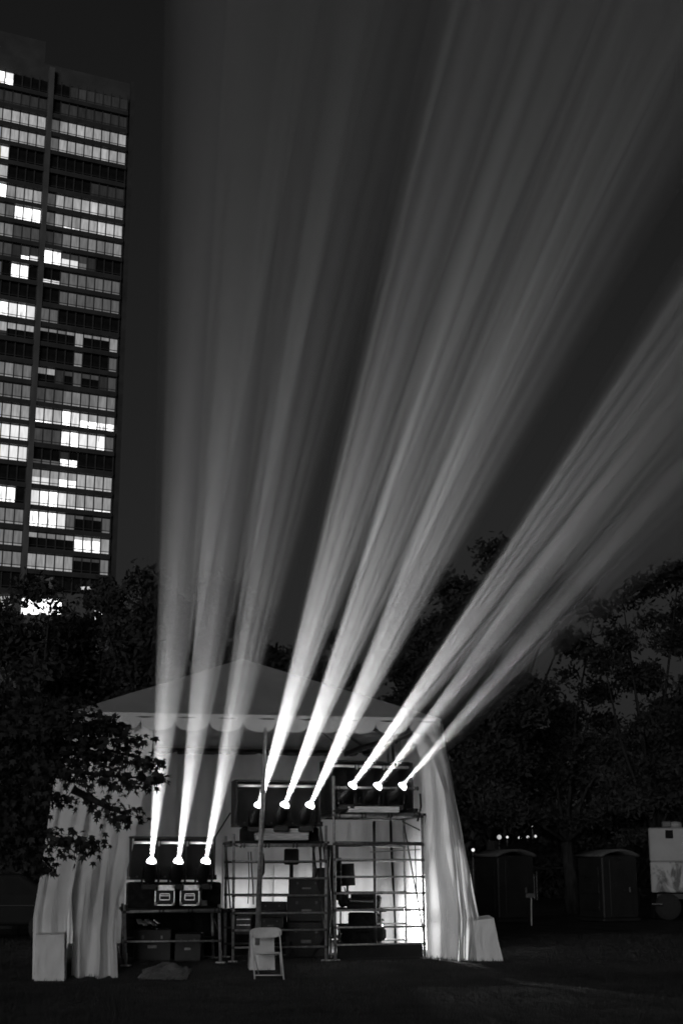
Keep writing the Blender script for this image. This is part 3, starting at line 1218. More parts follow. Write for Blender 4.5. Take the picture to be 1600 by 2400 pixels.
# mixing console
mc = thing('mixing_console', at(850, 2124, 26.7), 'black mixing console with raised meter bridge on the dark folding table', 'mixing console')
b = MB(); b.bbox(at(848, 2117, 26.75), (.55, .45, .09), M['blackplastic'], Matrix.Rotation(.18, 3, 'X'), .02); b.build('body', mc)
b = MB(); b.bbox(at(852, 2103, 26.95), (.48, .12, .13), M['blackplastic'], Matrix.Rotation(.4, 3, 'X'), .03); b.build('meter_bridge', mc)
b = MB(); b.bbox(at(884, 2113, 26.6), (.12, .3, .22), M['blackplastic'], Matrix.Rotation(.2, 3, 'Y'), .03); b.build('end_cheek', mc)
for k in range(14):
    b = MB(); b.bbox(at(820 + k * 4.4, 2111 + k * .2, 26.55), (.014, .03, .02), M['alu'], None, .003); b.build('fader', mc)


def monitor(x0, x1, y0, y1, Y, footy, label):
    a, c = at(x0, y1, Y), at(x1, y0, Y)
    t = thing('monitor', at((x0 + x1) / 2, footy, Y), label, 'monitor', 'monitors seen from behind')
    b_ = MB(); b_.bbox((a + c) / 2, (c.x - a.x, .05, c.z - a.z), M['blackplastic'], Matrix.Rotation(-.06, 3, 'Y'), .012); b_.build('screen_back', t)
    b_ = MB(); b_.tube([(a + c) / 2 + Vector((0, .03, 0)), at((x0 + x1) / 2, footy, Y) + Vector((0, .05, 0))], .022, M['blackplastic'], 8); b_.build('stand', t)
    b_ = MB(); b_.bbox(at((x0 + x1) / 2, footy - 1, Y) + Vector((0, .05, 0)), (.26, .2, .02), M['blackplastic'], None, .006); b_.build('foot', t)
    return t


monitor(797, 831, 2024, 2076, 26.9, 2124, 'black upright monitor on the table beyond the highest scaffold')
monitor(732, 778, 2034, 2062, 26.6, 2060, 'low black monitor on the black case pile')
# office stool and draped pedestal below the table
box_thing('draped_pedestal', 816, 878, 2139, 2172, 26.75, .4, M['blackcloth'], 'black draped pedestal under the mixing table', 'pedestal', bev=.03)
# swivel chair behind the mixing desk
sc0 = at(885, 2235, 26.35); sc0.z = ground_z(sc0.x, 26.35)
scch = thing('office_chair', sc0, 'black office chair at the end of the mixing table', 'chair')
b = MB(); b.bbox(at(880, 2160, 26.4) + Vector((0, .2, 0)), (.1, .42, .34), M['blackcloth'], Matrix.Rotation(.12, 3, 'Y'), .04); b.build('backrest', scch)
b = MB(); b.bbox(at(862, 2180, 26.4) + Vector((0, .2, 0)), (.44, .44, .07), M['blackcloth'], None, .03); b.build('seat', scch)
b = MB(); b.tube([sc0 + Vector((-.1, .2, .08)), sc0 + Vector((-.1, .2, .42))], .03, M['darksteel'], 8); b.build('column', scch)
for k in range(5):
    an = k * 1.2566
    b = MB(); b.tube([sc0 + Vector((-.1, .2, .1)), sc0 + Vector((-.1 + .28 * math.cos(an), .2 + .28 * math.sin(an), .04))], .02, M['blackplastic'], 6); b.build('foot', scch)

lp_ = thing('laptop', at(822, 2108, 26.75), 'open black laptop on the mixing table beside the upright monitor', 'laptop')
b = MB(); b.bbox(at(824, 2106, 26.75), (.32, .22, .02), M['blackplastic'], None, .006); b.build('base', lp_)
b = MB(); b.bbox(at(810, 2092, 26.8), (.02, .3, .2), M['blackplastic'], Matrix.Rotation(-.25, 3, 'Y'), .006); b.build('screen', lp_)
box_thing('equipment_bag', 792, 814, 2096, 2126, 26.55, .3, M['blackcloth'], 'slumped black bag at the left end of the mixing table', 'bag', bev=.05)
box_thing('equipment_bag', 868, 905, 2172, 2206, 26.3, .4, M['blackcloth'], 'black bag on the floor beside the office chair', 'bag', bev=.06)

# work light on a stand behind the case pile
wl0 = Vector((.68, 27.6, 0)); wl0.z = ground_z(wl0.x, wl0.y)
wl = thing('work_light', wl0, 'lit caged work light on a short stand behind the mixing table', 'work light')
for k in range(3):
    an = k * 2.094 + .4
    b = MB(); b.tube([wl0 + Vector((0, 0, .12)), wl0 + Vector((.35 * math.cos(an), .35 * math.sin(an), .01))], .014, M['darksteel'], 6); b.build('leg', wl)
b = MB(); b.tube([wl0 + Vector((0, 0, .1)), wl0 + Vector((0, 0, .18))], .016, M['steel'], 8); b.build('stem', wl)
hc = wl0 + Vector((0, 0, .28))
b = MB(); b.lathe([(.05, -.12), (.06, -.1), (.06, -.03), (.035, 0)], M['blackplastic'], Matrix.Translation(hc), 14); b.build('socket', wl)
b = MB(); b.bbox(hc + Vector((-.22, .08, .31)), (.66, .70, .02), M['blackplastic'], None, .006); b.build('hood', wl)  # added plate, cuts the work light off the upper back wall
b = MB(); b.bbox(hc + Vector((-.20, -.22, .14)), (.54, .02, .32), M['blackplastic'], None, .006); b.build('added_front_shield', wl)  # added plate, stops the work light spilling onto the lawn
b = MB(); b.tube([hc + Vector((-.12, .05, -.05)), hc + Vector((-.2, .06, .1)), hc + Vector((-.2, .06, .30))], .008, M['darksteel'], 5); b.build('hood_bracket', wl)
b = MB(); b.lathe([(.03, .0), (.055, .05), (.06, .09), (.04, .13), (.005, .15)], M['worklamp'], Matrix.Translation(hc), 14); b.build('bulb', wl, True)
for k in range(6):
    an = k * math.pi / 3
    b = MB(); b.tube([hc + Vector((.06 * math.cos(an), .06 * math.sin(an), -.03)), hc + Vector((.13 * math.cos(an), .13 * math.sin(an), .08)), hc + Vector((.08 * math.cos(an), .08 * math.sin(an), .22)), hc + Vector((0, 0, .25))], .003, M['steel'], 4); b.build('guard_wire', wl)
al = bpy.data.lights.new('work_lamp', 'POINT')
al.energy = 780
al.shadow_soft_size = .05
ao = bpy.data.objects.new('work_lamp', al)
COL.objects.link(ao)
ao.parent = wl
ao.location = hc + Vector((.04, -.02, .21)) - wl0

b = MB()
da, db = at(286, 2134, 25.9), at(672, 2126, 26.9)


def drape(u, v):
    p_ = lerp(da, db, u)
    return Vector((p_.x, p_.y + .04 * math.sin(u * 60 + 2 * noise.noise(Vector((u * 6, v * 2, 4)))), lerp(p_.z, ground_z(p_.x, p_.y) + .01, v)))


b.grid(drape, 120, 6, M['blackcloth'])  # cloth added to keep the space behind the crates dark
tag(b.build('added_black_drape', None, True), 'added black drape hiding the lit wall behind the crates under the lowest scaffold', 'drape')
b = MB()
ka, kb = at(790, 2235, 25.28), at(990, 2230, 25.85)
kl = kb - ka; kl.z = 0
b.bbox(Vector(((ka.x + kb.x) / 2, (ka.y + kb.y) / 2, .2 + .13)), (kl.length, .03, .25), M['black'], Matrix.Rotation(math.atan2(kl.y, kl.x), 3, 'Z'), .006)
tag(b.build('kick_board'), 'long black kick board at the foot of the highest scaffold', 'board')
# black rubber mat on the tent floor
b = MB()
ma, mb_, mc_, md_ = at(800, 2251, 25.3), at(1002, 2243, 25.75), Vector((1.55, 30.6, 0)), Vector((-2.2, 30.6, 0))
for q_ in (ma, mb_, mc_, md_):
    q_.z = 0
pts_ = [ma, mb_, mc_, md_]
b.add([Vector((q_.x, q_.y, ground_z(q_.x, q_.y) + h_)) for h_ in (-.05, .03) for q_ in pts_], [(4, 5, 6, 7), (0, 1, 5, 4), (1, 2, 6, 5), (2, 3, 7, 6), (3, 0, 4, 7)], M['rubber'])
tag(b.build('floor_mat'), 'black rubber floor mat under the mixing table, its front edge showing', 'floor mat')

# cables hanging in the tent
def cable(pts, r, label, g_=None):
    c = []
    P_ = [at(*q) for q in pts]
    for a, b_ in zip(P_, P_[1:]):
        for k in range(6):
            c.append(lerp(a, b_, k / 6))
    c.append(P_[-1])
    b_ = MB(); b_.tube(c, r, M['cable'], 5)
    return tag(b_.build('cable', None, True), label, 'cable', g_)


cable([(588, 1996, 25.8), (590, 2040, 25.8), (593, 2080, 25.8), (594, 2120, 25.8)], .012, 'black cable hanging straight left of the pole', 'cables hanging in the tent')
cable([(582, 1996, 26.0), (584, 2060, 26.0), (581, 2118, 26.0)], .009, 'thinner black cable hanging left of its neighbour by the pole', 'cables hanging in the tent')
cable([(614, 2000, 24.6), (617, 2025, 24.55), (616, 2045, 24.55), (612, 2052, 24.55)], .03, 'thick black cable end tied to the leaning pole', 'cables hanging in the tent')
cable([(540, 1905, 24.9), (515, 1945, 24.8), (500, 1968, 24.6), (470, 1968, 24.5)], .014, 'black cable sagging from the middle scaffold to the lowest lamp case', 'cables hanging in the tent')
cable([(745, 1960, 25.6), (752, 2020, 25.8), (750, 2090, 25.8), (752, 2190, 25.8)], .016, 'black cable dropping behind the middle scaffold corner', 'cables hanging in the tent')
cable([(772, 1985, 25.4), (768, 2050, 25.5), (774, 2120, 25.5), (769, 2200, 25.4), (766, 2246, 25.3)], .03, 'thick black cable bundle between the middle and highest scaffolds', 'cables hanging in the tent')
cable([(790, 2172, 25.6), (797, 2190, 25.6), (793, 2205, 25.6), (799, 2222, 25.6)], .016, 'twisted black cable at the foot of the highest scaffold', 'cables hanging in the tent')
cable([(984, 1860, 25.5), (986, 1890, 25.5), (978, 1925, 25.5)], .02, 'short black cable at the right end of the highest lamp case', 'cables hanging in the tent')
# black stand frames between middle and right towers
def stand(x, y0, y1, Y, w, label):
    t = thing('speaker_stand', at(x, y1, Y), label, 'stand')
    b_ = MB(); b_.tube([at(x, y1, Y), at(x, y0, Y)], w, M['black'], 8); b_.build('column', t)
    base_ = at(x, y1, Y); base_.z = ground_z(base_.x, Y)
    for k in range(3):
        an = 2.094 * k + .5
        b_ = MB(); b_.tube([base_ + Vector((0, 0, .5)), base_ + Vector((.4 * math.cos(an), .4 * math.sin(an), .02))], .018, M['black'], 6); b_.build('leg', t)
    b_ = MB(); b_.bbox(at(x, y0 + 8, Y), (.26, .2, .28), M['black'], None, .02); b_.build('head', t)


stand(776, 1992, 2200, 25.9, .09, 'thick black stand between the middle and highest scaffolds')
stand(683, 2000, 2120, 26.3, .035, 'thin black stand just left of the black case pile')
# dark truss upright
box_thing('speaker_cabinet', 771, 800, 2010, 2110, 26.2, .4, M['black'], 'tall narrow black speaker behind the corner of the highest scaffold', 'speaker', extra_=[('grille', 0, .5, .85, .9, M['blackcloth'])])
# under the left tower: crates, shiny objects, tarp
box_thing('crate', 312, 400, 2178, 2250, 25.0, .6, M['laminate'], 'wide dark crate under the lowest scaffold', 'crate', 'dark crates under the lowest scaffold', extra_=lat)
box_thing('crate', 408, 470, 2188, 2255, 24.9, .6, M['laminate'], 'narrower dark crate under the lowest scaffold', 'crate', 'dark crates under the lowest scaffold', extra_=lat)
for k in range(5):
    b = MB()
    b.bbox(at(328 + k * 10, 2160 + (k % 2) * 4, 24.6), (.09, .12, .025), M['alu'], Matrix.Rotation(.5 + .2 * k, 3, 'Z') @ Matrix.Rotation(.6, 3, 'X'), .008)
    tag(b.build('metal_bracket'), 'small shiny metal bracket on the wide dark crate, ' + ['leftmost of five', 'second from the left', 'middle of five', 'fourth, right of the middle one', 'rightmost of five'][k], 'bracket', 'metal brackets on the wide crate')
box_thing('crate', 552, 588, 2146, 2190, 25.4, .5, M['tarp'], 'grey crate with ribs behind the left post of the middle scaffold', 'crate', extra_=[('rib', 0, .8, .9, .06, M['alu']), ('rib', 0, .5, .9, .06, M['alu']), ('rib', 0, .2, .9, .06, M['alu'])])
box_thing('crate', 604, 664, 2150, 2185, 25.5, .5, M['laminate'], 'dark crate just behind the folding chair back', 'crate', extra_=lat)


def tarp(u, v):
    c = at(388, 2262, 23.6)
    x = (u - .5) * .75; y = (v - .5) * .8
    z = .13 * max(0, 1 - (2 * u - 1) ** 2) * max(0, 1 - (2 * v - 1) ** 2) * (1 + .8 * noise.noise(Vector((u * 5, v * 5, 2)))) + .05 * noise.noise(Vector((u * 13, v * 13, 8)))
    return Vector((c.x + x + .06 * noise.noise(Vector((v * 6, u * 3, 0))), c.y + y, ground_z(c.x, c.y + y) + max(.005, z + .02)))


b = MB(); b.grid(tarp, 36, 36, M['tarp'])
tag(b.build('crumpled_tarp', None), 'crumpled grey tarp on the lawn in front of the lowest scaffold', 'tarp')

# ------------------------------------------------------------------ right background: toilets, sign, truck
def toilet(x0, x1, ytop, Y, label):
    a, c = at(x0, 2000, Y), at(x1, 2000, Y)
    zt = zat(x0, ytop, Y)
    g0 = ground_z(a.x, Y)
    w = (c.x - a.x) * .80
    cx = (a.x + c.x) / 2
    Rz = Matrix.Rotation(.45, 3, 'Z')
    o0 = Vector((cx, Y + .6, g0))
    t = thing('portable_toilet', o0, label, 'portable toilet', 'portable toilets under the trees')
    h = zt - g0 - .18
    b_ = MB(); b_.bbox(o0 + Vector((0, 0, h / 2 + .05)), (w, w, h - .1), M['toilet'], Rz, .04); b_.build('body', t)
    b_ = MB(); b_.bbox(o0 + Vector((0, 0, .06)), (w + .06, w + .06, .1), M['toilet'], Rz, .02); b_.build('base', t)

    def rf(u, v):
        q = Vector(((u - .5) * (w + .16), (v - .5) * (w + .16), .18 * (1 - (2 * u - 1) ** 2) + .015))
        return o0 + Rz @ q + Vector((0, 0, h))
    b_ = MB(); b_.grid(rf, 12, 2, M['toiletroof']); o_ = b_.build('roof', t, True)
    mod = o_.modifiers.new('thickness', 'SOLIDIFY'); mod.thickness = .07
    b_ = MB(); b_.bbox(o0 + Rz @ Vector((0, -w / 2 - .012, h / 2)), (w * .62, .03, h * .86), M['toilet'], Rz, .012); dr = b_.build('door', t)
    b_ = MB(); b_.bbox(o0 + Rz @ Vector((w * .24, -w / 2 - .045, h * .48)), (.05, .05, .16), M['toiletroof'], Rz, .01); b_.build('handle', dr)
    for k in range(3):
        b_ = MB(); b_.bbox(o0 + Rz @ Vector((-w / 2 - .012, 0, h * (.25 + .25 * k))), (.03, w * .7, h * .16), M['toilet'], Rz, .01); b_.build('side_panel', t)
    return t


toilet(1124, 1248, 1991, 45.0, 'dark portable toilet with arched roof nearest the white tent')
toilet(1366, 1490, 1991, 45.5, 'dark portable toilet with arched roof nearest the pale truck')
sg = thing('stake_sign', at(1244, 2150, 42), 'small plain sign board on a thin pale stake', 'sign')
p = at(1244, 2150, 42); p.z = ground_z(p.x, 42); sg.location = p
b = MB(); b.tube([p, at(1244, 2100, 42)], .022, M['chairwhite'], 6); b.build('stake', sg)
b = MB(); b.bbox(at(1242, 2099, 41.97), (.27, .03, .12), M['toiletroof'], None, .006); b.build('board', sg)

# box truck
def truck_graphic():
    m_, t_, bs = newmat('truck_side_print')
    tc = t_.nodes.new('ShaderNodeTexCoord')
    mp = t_.nodes.new('ShaderNodeMapping')
    mp.inputs['Rotation'].default_value = (0, math.radians(-48), 0)
    mp.inputs['Scale'].default_value = (1.3, 1.0, .8)
    t_.links.new(tc.outputs['Object'], mp.inputs[0])
    n = t_.nodes.new('ShaderNodeTexNoise')
    n.inputs['Scale'].default_value = 1.1
    n.inputs['Detail'].default_value = 6
    n.inputs['Distortion'].default_value = 1.4
    t_.links.new(mp.outputs[0], n.inputs['Vector'])
    r = t_.nodes.new('ShaderNodeValToRGB')
    r.color_ramp.elements[0].position = .44
    r.color_ramp.elements[0].color = (.05, .05, .05, 1)
    r.color_ramp.elements[1].position = .56
    r.color_ramp.elements[1].color = (.40, .40, .40, 1)
    t_.links.new(n.outputs['Fac'], r.inputs[0])
    t_.links.new(r.outputs[0], bs.inputs['Base Color'])
    bs.inputs['Roughness'].default_value = .5
    return m_


M['truckprint'] = truck_graphic()
TYY = 48.0
a = at(1525, 2092, TYY); c = at(1690, 2092, TYY)
zt = zat(1525, 1940, TYY)
g0 = ground_z(a.x, TYY)
tk = thing('box_truck', Vector(((a.x + c.x) / 2, TYY, g0)), 'pale box truck with a dark swirling print along its lower side', 'truck')
zmid = zat(1525, 2020, TYY)
b = MB(); b.bbox(Vector(((a.x + c.x) / 2, TYY + 2.4, (zt + zmid) / 2)), (c.x - a.x, 4.8, zt - zmid), M['truckwhite'], None, .04); bd = b.build('body', tk)
b = MB(); b.bbox(Vector(((a.x + c.x) / 2, TYY + 2.4, (a.z + zmid) / 2)), (c.x - a.x - .01, 4.79, zmid - a.z), M['truckprint'], None, .03); b.build('printed_panel', tk)
p, q = at(1558, 1965, TYY - .02), at(1574, 1946, TYY - .02)
b = MB(); b.bbox((p + q) / 2, (q.x - p.x, .04, q.z - p.z), M['carglass'], None, .01); b.build('window', tk)
p = at(1560, 1933, TYY + .6)
b = MB(); b.lathe([(.20, -.1), (.21, .02), (.17, .09), (.02, .12)], M['truckwhite'], Matrix.Translation(Vector((p.x + .14, p.y, zt + .1))), 16); b.build('roof_vent', tk, True)
b = MB(); b.bbox(Vector((p.x - .15, p.y, zt + .12)), (.3, .4, .2), M['toiletroof'], None, .03); b.build('roof_box', tk)
b = MB(); b.bbox(Vector(((a.x + c.x) / 2, TYY + 2.4, a.z - .12)), (c.x - a.x - .3, 4.4, .2), M['black'], None, .02); b.build('chassis', tk)
for k in (.22, .78):
    for dy in (.25, 4.4):
        Mx = Matrix.Translation(Vector((lerp(a.x, c.x, k), TYY + dy, g0 + .42))) @ Matrix.Rotation(math.pi / 2, 4, 'X')
        b = MB(); b.lathe([(.2, -.13), (.40, -.13), (.43, -.09), (.43, .09), (.40, .13), (.2, .13)], M['rubber'], Mx, 24); wh = b.build('wheel', tk, True)
        b = MB(); b.lathe([(.02, -.1), (.19, -.12), (.2, .1)], M['darksteel'], Mx, 16); b.build('rim', wh, True)
b = MB(); b.bbox(at(1540, 2119, TYY - .1), (.35, .05, .05), M['toiletroof'], None, .01); b.build('step', tk)
_th = math.atan2(a.x, a.y) + .03
_pv = Vector((a.x, TYY, g0))
_rel = tk.location - _pv
tk.location = _pv + Matrix.Rotation(-_th, 3, 'Z') @ _rel
tk.rotation_euler.z = -_th

# parked car at the left, behind the curtain
CY = 31.0
c0 = at(-40, 2150, CY); c0.z = ground_z(c0.x, CY)
car = thing('parked_car', c0, 'dark parked car with spoked wheels behind the left tent curtain', 'car')
b = MB()
prof = [(-2.1, .35), (-2.15, .7), (-1.9, .86), (-1.1, .95), (-.5, 1.38), (.75, 1.42), (1.45, 1.0), (2.0, .92), (2.12, .6), (2.05, .35)]


def carsec(y, k):
    return [c0 + Vector((x * .98, y + .85, z * (1 - .04 * k) + .02)) for x, z in prof]


s0, s1 = carsec(-.82, 0), carsec(.82, 0)
n = len(prof)
b.add(s0 + s1, [tuple(range(n))[::-1], tuple(range(n, 2 * n))] + [(i, (i + 1) % n, n + (i + 1) % n, n + i) for i in range(n)], M['carpaint'])
o = b.build('body', car)
bv = o.modifiers.new('rounded', 'BEVEL'); bv.width = .07; bv.segments = 3
for (x0_, x1_) in ((-.95, -.05), (.05, 1.05)):
    b = MB()
    zb, zt2 = 1.0, 1.33
    pts = [c0 + Vector((x0_ + (.1 if x0_ > 0 else 0), .02, zb)), c0 + Vector((x1_, .02, zb)), c0 + Vector((x1_ - (.35 if x0_ > 0 else 0), .02, zt2)), c0 + Vector((x0_ + (.42 if x0_ < 0 else .1), .02, zt2))]
    b.add(pts, [(0, 1, 2, 3)], M['carglass'])
    b.build('window', car)
b = MB(); b.bbox(c0 + Vector((0, .01, .78)), (3.4, .03, .03), M['blackplastic'], None, .008); b.build('trim', car)
for wx in (-1.3, 1.32):
    for wy in (.02, 1.6):
        Mx = Matrix.Translation(c0 + Vector((wx, wy, .34))) @ Matrix.Rotation(math.pi / 2, 4, 'X')
        b = MB(); b.lathe([(.22, -.1), (.32, -.1), (.345, -.06), (.345, .06), (.32, .1), (.22, .1)], M['rubber'], Mx, 28); wh = b.build('wheel', car, True)
        b = MB()
        for k in range(10):
            an = k * math.pi / 5
            d_ = Vector((math.cos(an), 0, math.sin(an)))
            cc = c0 + Vector((wx, wy - .095, .34))
            b.tube([cc + d_ * .03, cc + d_ * .23], .016, M['alu'], 5)
        b.lathe([(.01, .07), (.05, .09), (.05, .11), (.01, .12)], M['alu'], Mx, 12)
        b.build('rim', wh)

# ------------------------------------------------------------------ trees
def crown_mesh(name, clumps, per, size, mat, parent, seed, lump=.8):
    r = np.random.default_rng(seed)
    cs, quads = [], []
    for (c, rad, dens) in clumps:
        n = int(per * 4.2 * dens * rad[0] * rad[2])
        # sub-clusters of leaves inside each clump, near its surface
        m = max(4, int(n / 60))
        dirs = r.normal(size=(m, 3)); dirs /= np.linalg.norm(dirs, axis=1)[:, None]
        rr = (r.random(m) ** .45)[:, None]
        sc_ = np.asarray(c) + dirs * rr * np.asarray(rad)
        k = r.integers(0, m, n)
        pts = sc_[k] + r.normal(size=(n, 3)) * np.array([.30, .30, .2]) * lump
        cs.append(pts)
    C = np.concatenate(cs)
    n = len(C)
    a = r.normal(size=(n, 3)); a /= np.linalg.norm(a, axis=1)[:, None]
    b_ = r.normal(size=(n, 3)); b_ -= a * (a * b_).sum(1)[:, None]; b_ /= np.linalg.norm(b_, axis=1)[:, None]
    s = size * (.6 + .8 * r.random(n))[:, None]
    V_ = np.stack([C - a * s, C + b_ * s * .45 - a * s * .1, C + a * s, C - b_ * s * .45 - a * s * .1], 1).reshape(-1, 3)
    return mesh_np(name, V_, np.arange(n * 4).reshape(-1, 4), mat, parent)


def tree(name, px, Y, outline, label, seed, per=420, size=.105, trunk_px=None, cat='tree', grp='trees behind the tent'):
    """outline: (px, py, radius px x, radius px y, density) lobes seen at depth Y"""
    r = random.Random(seed)
    bx = ray(trunk_px or px, 2100)[0] * Y
    base_ = Vector((bx, Y, ground_z(bx, Y)))
    t = thing(name, base_, label, cat, grp)
    clumps = []
    mb = MB()
    top = max(zat(o_[0], o_[1], Y) for o_ in outline)
    fork = base_ + Vector((r.uniform(-.2, .2), 0, min(2.6, (top - base_.z) * .35)))
    mb.tube([base_, lerp(base_, fork, .5) + Vector((.05, 0, 0)), fork], [.32, .25, .22], M['bark'], 10)
    for (ox, oy, rx, ry, dn) in outline:
        c = at(ox, oy, Y)
        sxm = Y / 3400
        R0, R1 = rx * sxm, ry * sxm
        Yo = r.uniform(-1, 1) * .6
        c.y += Yo
        # a lobe is several uneven clumps
        k = max(3, int(3 + R0 * R1 * 1.2))
        for q in range(k):
            an, rr = r.uniform(0, 6.283), math.sqrt(r.random()) * .8
            cc = c + Vector((math.cos(an) * rr * R0, r.uniform(-.8, .8) * min(R0, 2.5), math.sin(an) * rr * R1))
            f = r.uniform(.3, .55)
            clumps.append((tuple(cc), (R0 * f, R0 * f, R1 * f * .8), dn * r.uniform(.7, 1.3)))
            if q % 4 == 0:
                m_ = lerp(fork, cc, .5) + Vector((r.uniform(-.3, .3), r.uniform(-.3, .3), r.uniform(0, .5)))
                mb.tube([fork, m_, cc], [.10, .05, .015], M['bark'], 6)
    mb.build('trunk', t, True)
    cr_ = crown_mesh('crown', clumps, per, size, M['leaf'], t, seed)
    cr_['kind'] = 'stuff'
    return t


tree('broadleaf_tree', 30, 40, [(10, 1470, 110, 60, 1.0), (95, 1425, 90, 40, 1.1), (30, 1580, 150, 110, 1.3), (0, 1750, 150, 120, 1.4), (40, 1880, 120, 90, 1.3), (-20, 1980, 120, 60, 1.2), (-20, 1540, 110, 90, 1.5), (80, 1660, 120, 100, 1.5)], 'dark tree at the left below the tower, its crown cut by lamp light', 21)
tree('broadleaf_tree', 190, 43, [(200, 1400, 90, 50, 1.0), (130, 1500, 100, 70, 1.1), (230, 1500, 110, 90, 1.4), (180, 1640, 120, 110, 1.5), (120, 1790, 110, 100, 1.4), (230, 1560, 100, 80, 1.4)], 'dark tree in front of the tower base, left of the tent roof', 22)
tree('broadleaf_tree', 340, 41, [(345, 1375, 75, 55, 1.3), (300, 1440, 90, 70, 1.4), (400, 1450, 90, 80, 1.3), (340, 1560, 120, 100, 1.5), (270, 1660, 100, 90, 1.4)], 'tall dark tree just right of the tower base', 23)
tree('broadleaf_tree', 510, 44, [(470, 1410, 90, 45, 1.6), (520, 1390, 62, 38, 1.6), (560, 1450, 52, 75, 1.5), (480, 1500, 110, 70, 1.3), (590, 1530, 40, 30, .6), (450, 1620, 110, 80, 1.4)], 'dark tree behind the tent peak, seen through the lowest beams', 24)
tree('broadleaf_tree', 720, 47, [(655, 1540, 58, 32, 1.8), (760, 1515, 40, 34, 1.5), (720, 1560, 80, 44, 1.8), (805, 1585, 48, 48, 1.7), (700, 1620, 120, 60, 1.3), (820, 1640, 60, 40, 1.0)], 'small dark tree rising behind the right slope of the tent roof', 25, per=460, size=.10)
tree('broadleaf_tree', 1150, 52, [(1150, 1340, 130, 50, 1.1), (1010, 1410, 90, 60, 1.7), (975, 1530, 62, 90, 1.9), (965, 1610, 60, 60, 1.7), (1060, 1480, 100, 100, 1.8), (1250, 1400, 150, 65, 1.2), (1120, 1450, 170, 90, 1.4), (1330, 1470, 110, 90, 1.2), (1050, 1600, 130, 100, 1.4), (1200, 1610, 150, 120, 1.5), (1120, 1770, 150, 120, 1.6), (1180, 1900, 130, 70, 1.4), (1080, 1680, 110, 110, 1.5)], 'biggest broad tree right of the tent, crossed by the highest beams', 26, per=400, size=.11)
tree('broadleaf_tree', 1540, 50, [(1540, 1350, 110, 45, 1.1), (1500, 1430, 100, 60, .8), (1590, 1470, 100, 90, 1.2), (1480, 1560, 110, 80, 1.2), (1560, 1650, 120, 100, 1.4), (1520, 1800, 130, 110, 1.7), (1500, 1920, 140, 80, 1.4), (1590, 1700, 110, 130, 1.6)], 'tall tree rising above the pale truck', 27, per=400, size=.11)
tree('broadleaf_tree', 1340, 55, [(1400, 1440, 70, 40, .7), (1300, 1620, 70, 70, .8), (1400, 1700, 100, 100, 1.3), (1280, 1790, 110, 90, 1.4), (1400, 1860, 120, 90, 1.4), (1190, 1880, 110, 70, 1.3), (1300, 1930, 120, 50, 1.2), (1340, 1780, 120, 90, 1.7)], 'dark tree between the big broad tree and the tree above the truck', 28, per=400, size=.11)
tree('shrub', 1480, 58, [(1450, 1960, 120, 60, 1.4), (1330, 1990, 110, 55, 1.3), (1560, 1990, 90, 60, 1.2), (1250, 2010, 90, 50, 1.2)], 'dark shrubs behind the two portable toilets', 29, cat='shrub', grp='shrubs along the park edge')
tree('shrub', 60, 36, [(20, 2010, 90, 60, 1.3), (100, 2000, 80, 70, 1.3), (-30, 1960, 80, 80, 1.3)], 'dark shrub by the parked car left of the tent', 30, cat='shrub', grp='shrubs along the park edge')

# far treeline behind everything
cl_ = []
for k in range(46):
    x = -70 + k * 3.3
    cl_.append(((x, 92 + random.uniform(-4, 4), 3.4 + random.uniform(-.6, 1.4)), (3.2, 2.2, 3.6), 1.0))
tl0 = crown_mesh('treeline', cl_, 50, .32, M['leaf'], None, 77, 2.0)
tl0['kind'] = 'stuff'

# near maple at the left edge: branches reach in front of the curtain
NEAR = 17.0
mp_base = Vector((ray(-330, 2300)[0] * NEAR, NEAR, 0))
maple = thing('maple_tree', mp_base, 'near maple at the left edge with drooping leafy twigs over the curtain', 'tree')
branches = [
    [(-330, 1700), (-100, 1690), (60, 1680), (160, 1672), (235, 1680), (290, 1700)],
    [(-330, 1760), (-80, 1740), (80, 1730), (200, 1745), (300, 1770), (372, 1788)],
    [(-330, 1780), (-60, 1790), (90, 1800), (200, 1812), (300, 1822), (378, 1822)],
    [(-330, 1800), (-50, 1850), (60, 1850), (110, 1860), (160, 1870)],
    [(170, 1850), (240, 1885), (285, 1905), (315, 1897)],
    [(-330, 1830), (-20, 1900), (60, 1930), (130, 1965), (190, 1975), (232, 1972)],
    [(-330, 1850), (-20, 1950), (60, 1985), (100, 2010), (125, 2040)],
    [(-330, 1700), (-60, 1600), (60, 1650), (140, 1660)],
    [(-330, 1720), (-60, 1700), (60, 1715), (170, 1700), (262, 1690)],
    [(-330, 1750), (-60, 1770), (60, 1775), (150, 1770), (250, 1760)],
    [(-330, 1820), (-60, 1870), (10, 1880), (50, 1890), (90, 1900)],
    [(-330, 1830), (-60, 1960), (20, 1955), (70, 1950)],
    [(60, 1730), (150, 1720), (230, 1712), (330, 1730)],
]
mb = MB()
fork = Vector((mp_base.x, NEAR, 3.0))
mb.tube([mp_base, lerp(mp_base, fork, .5) + Vector((.05, .1, 0)), fork, fork + Vector((.1, .2, 2.5))], [.24, .19, .16, .10], M['bark'], 10)
leafpos = []
rl = random.Random(5)
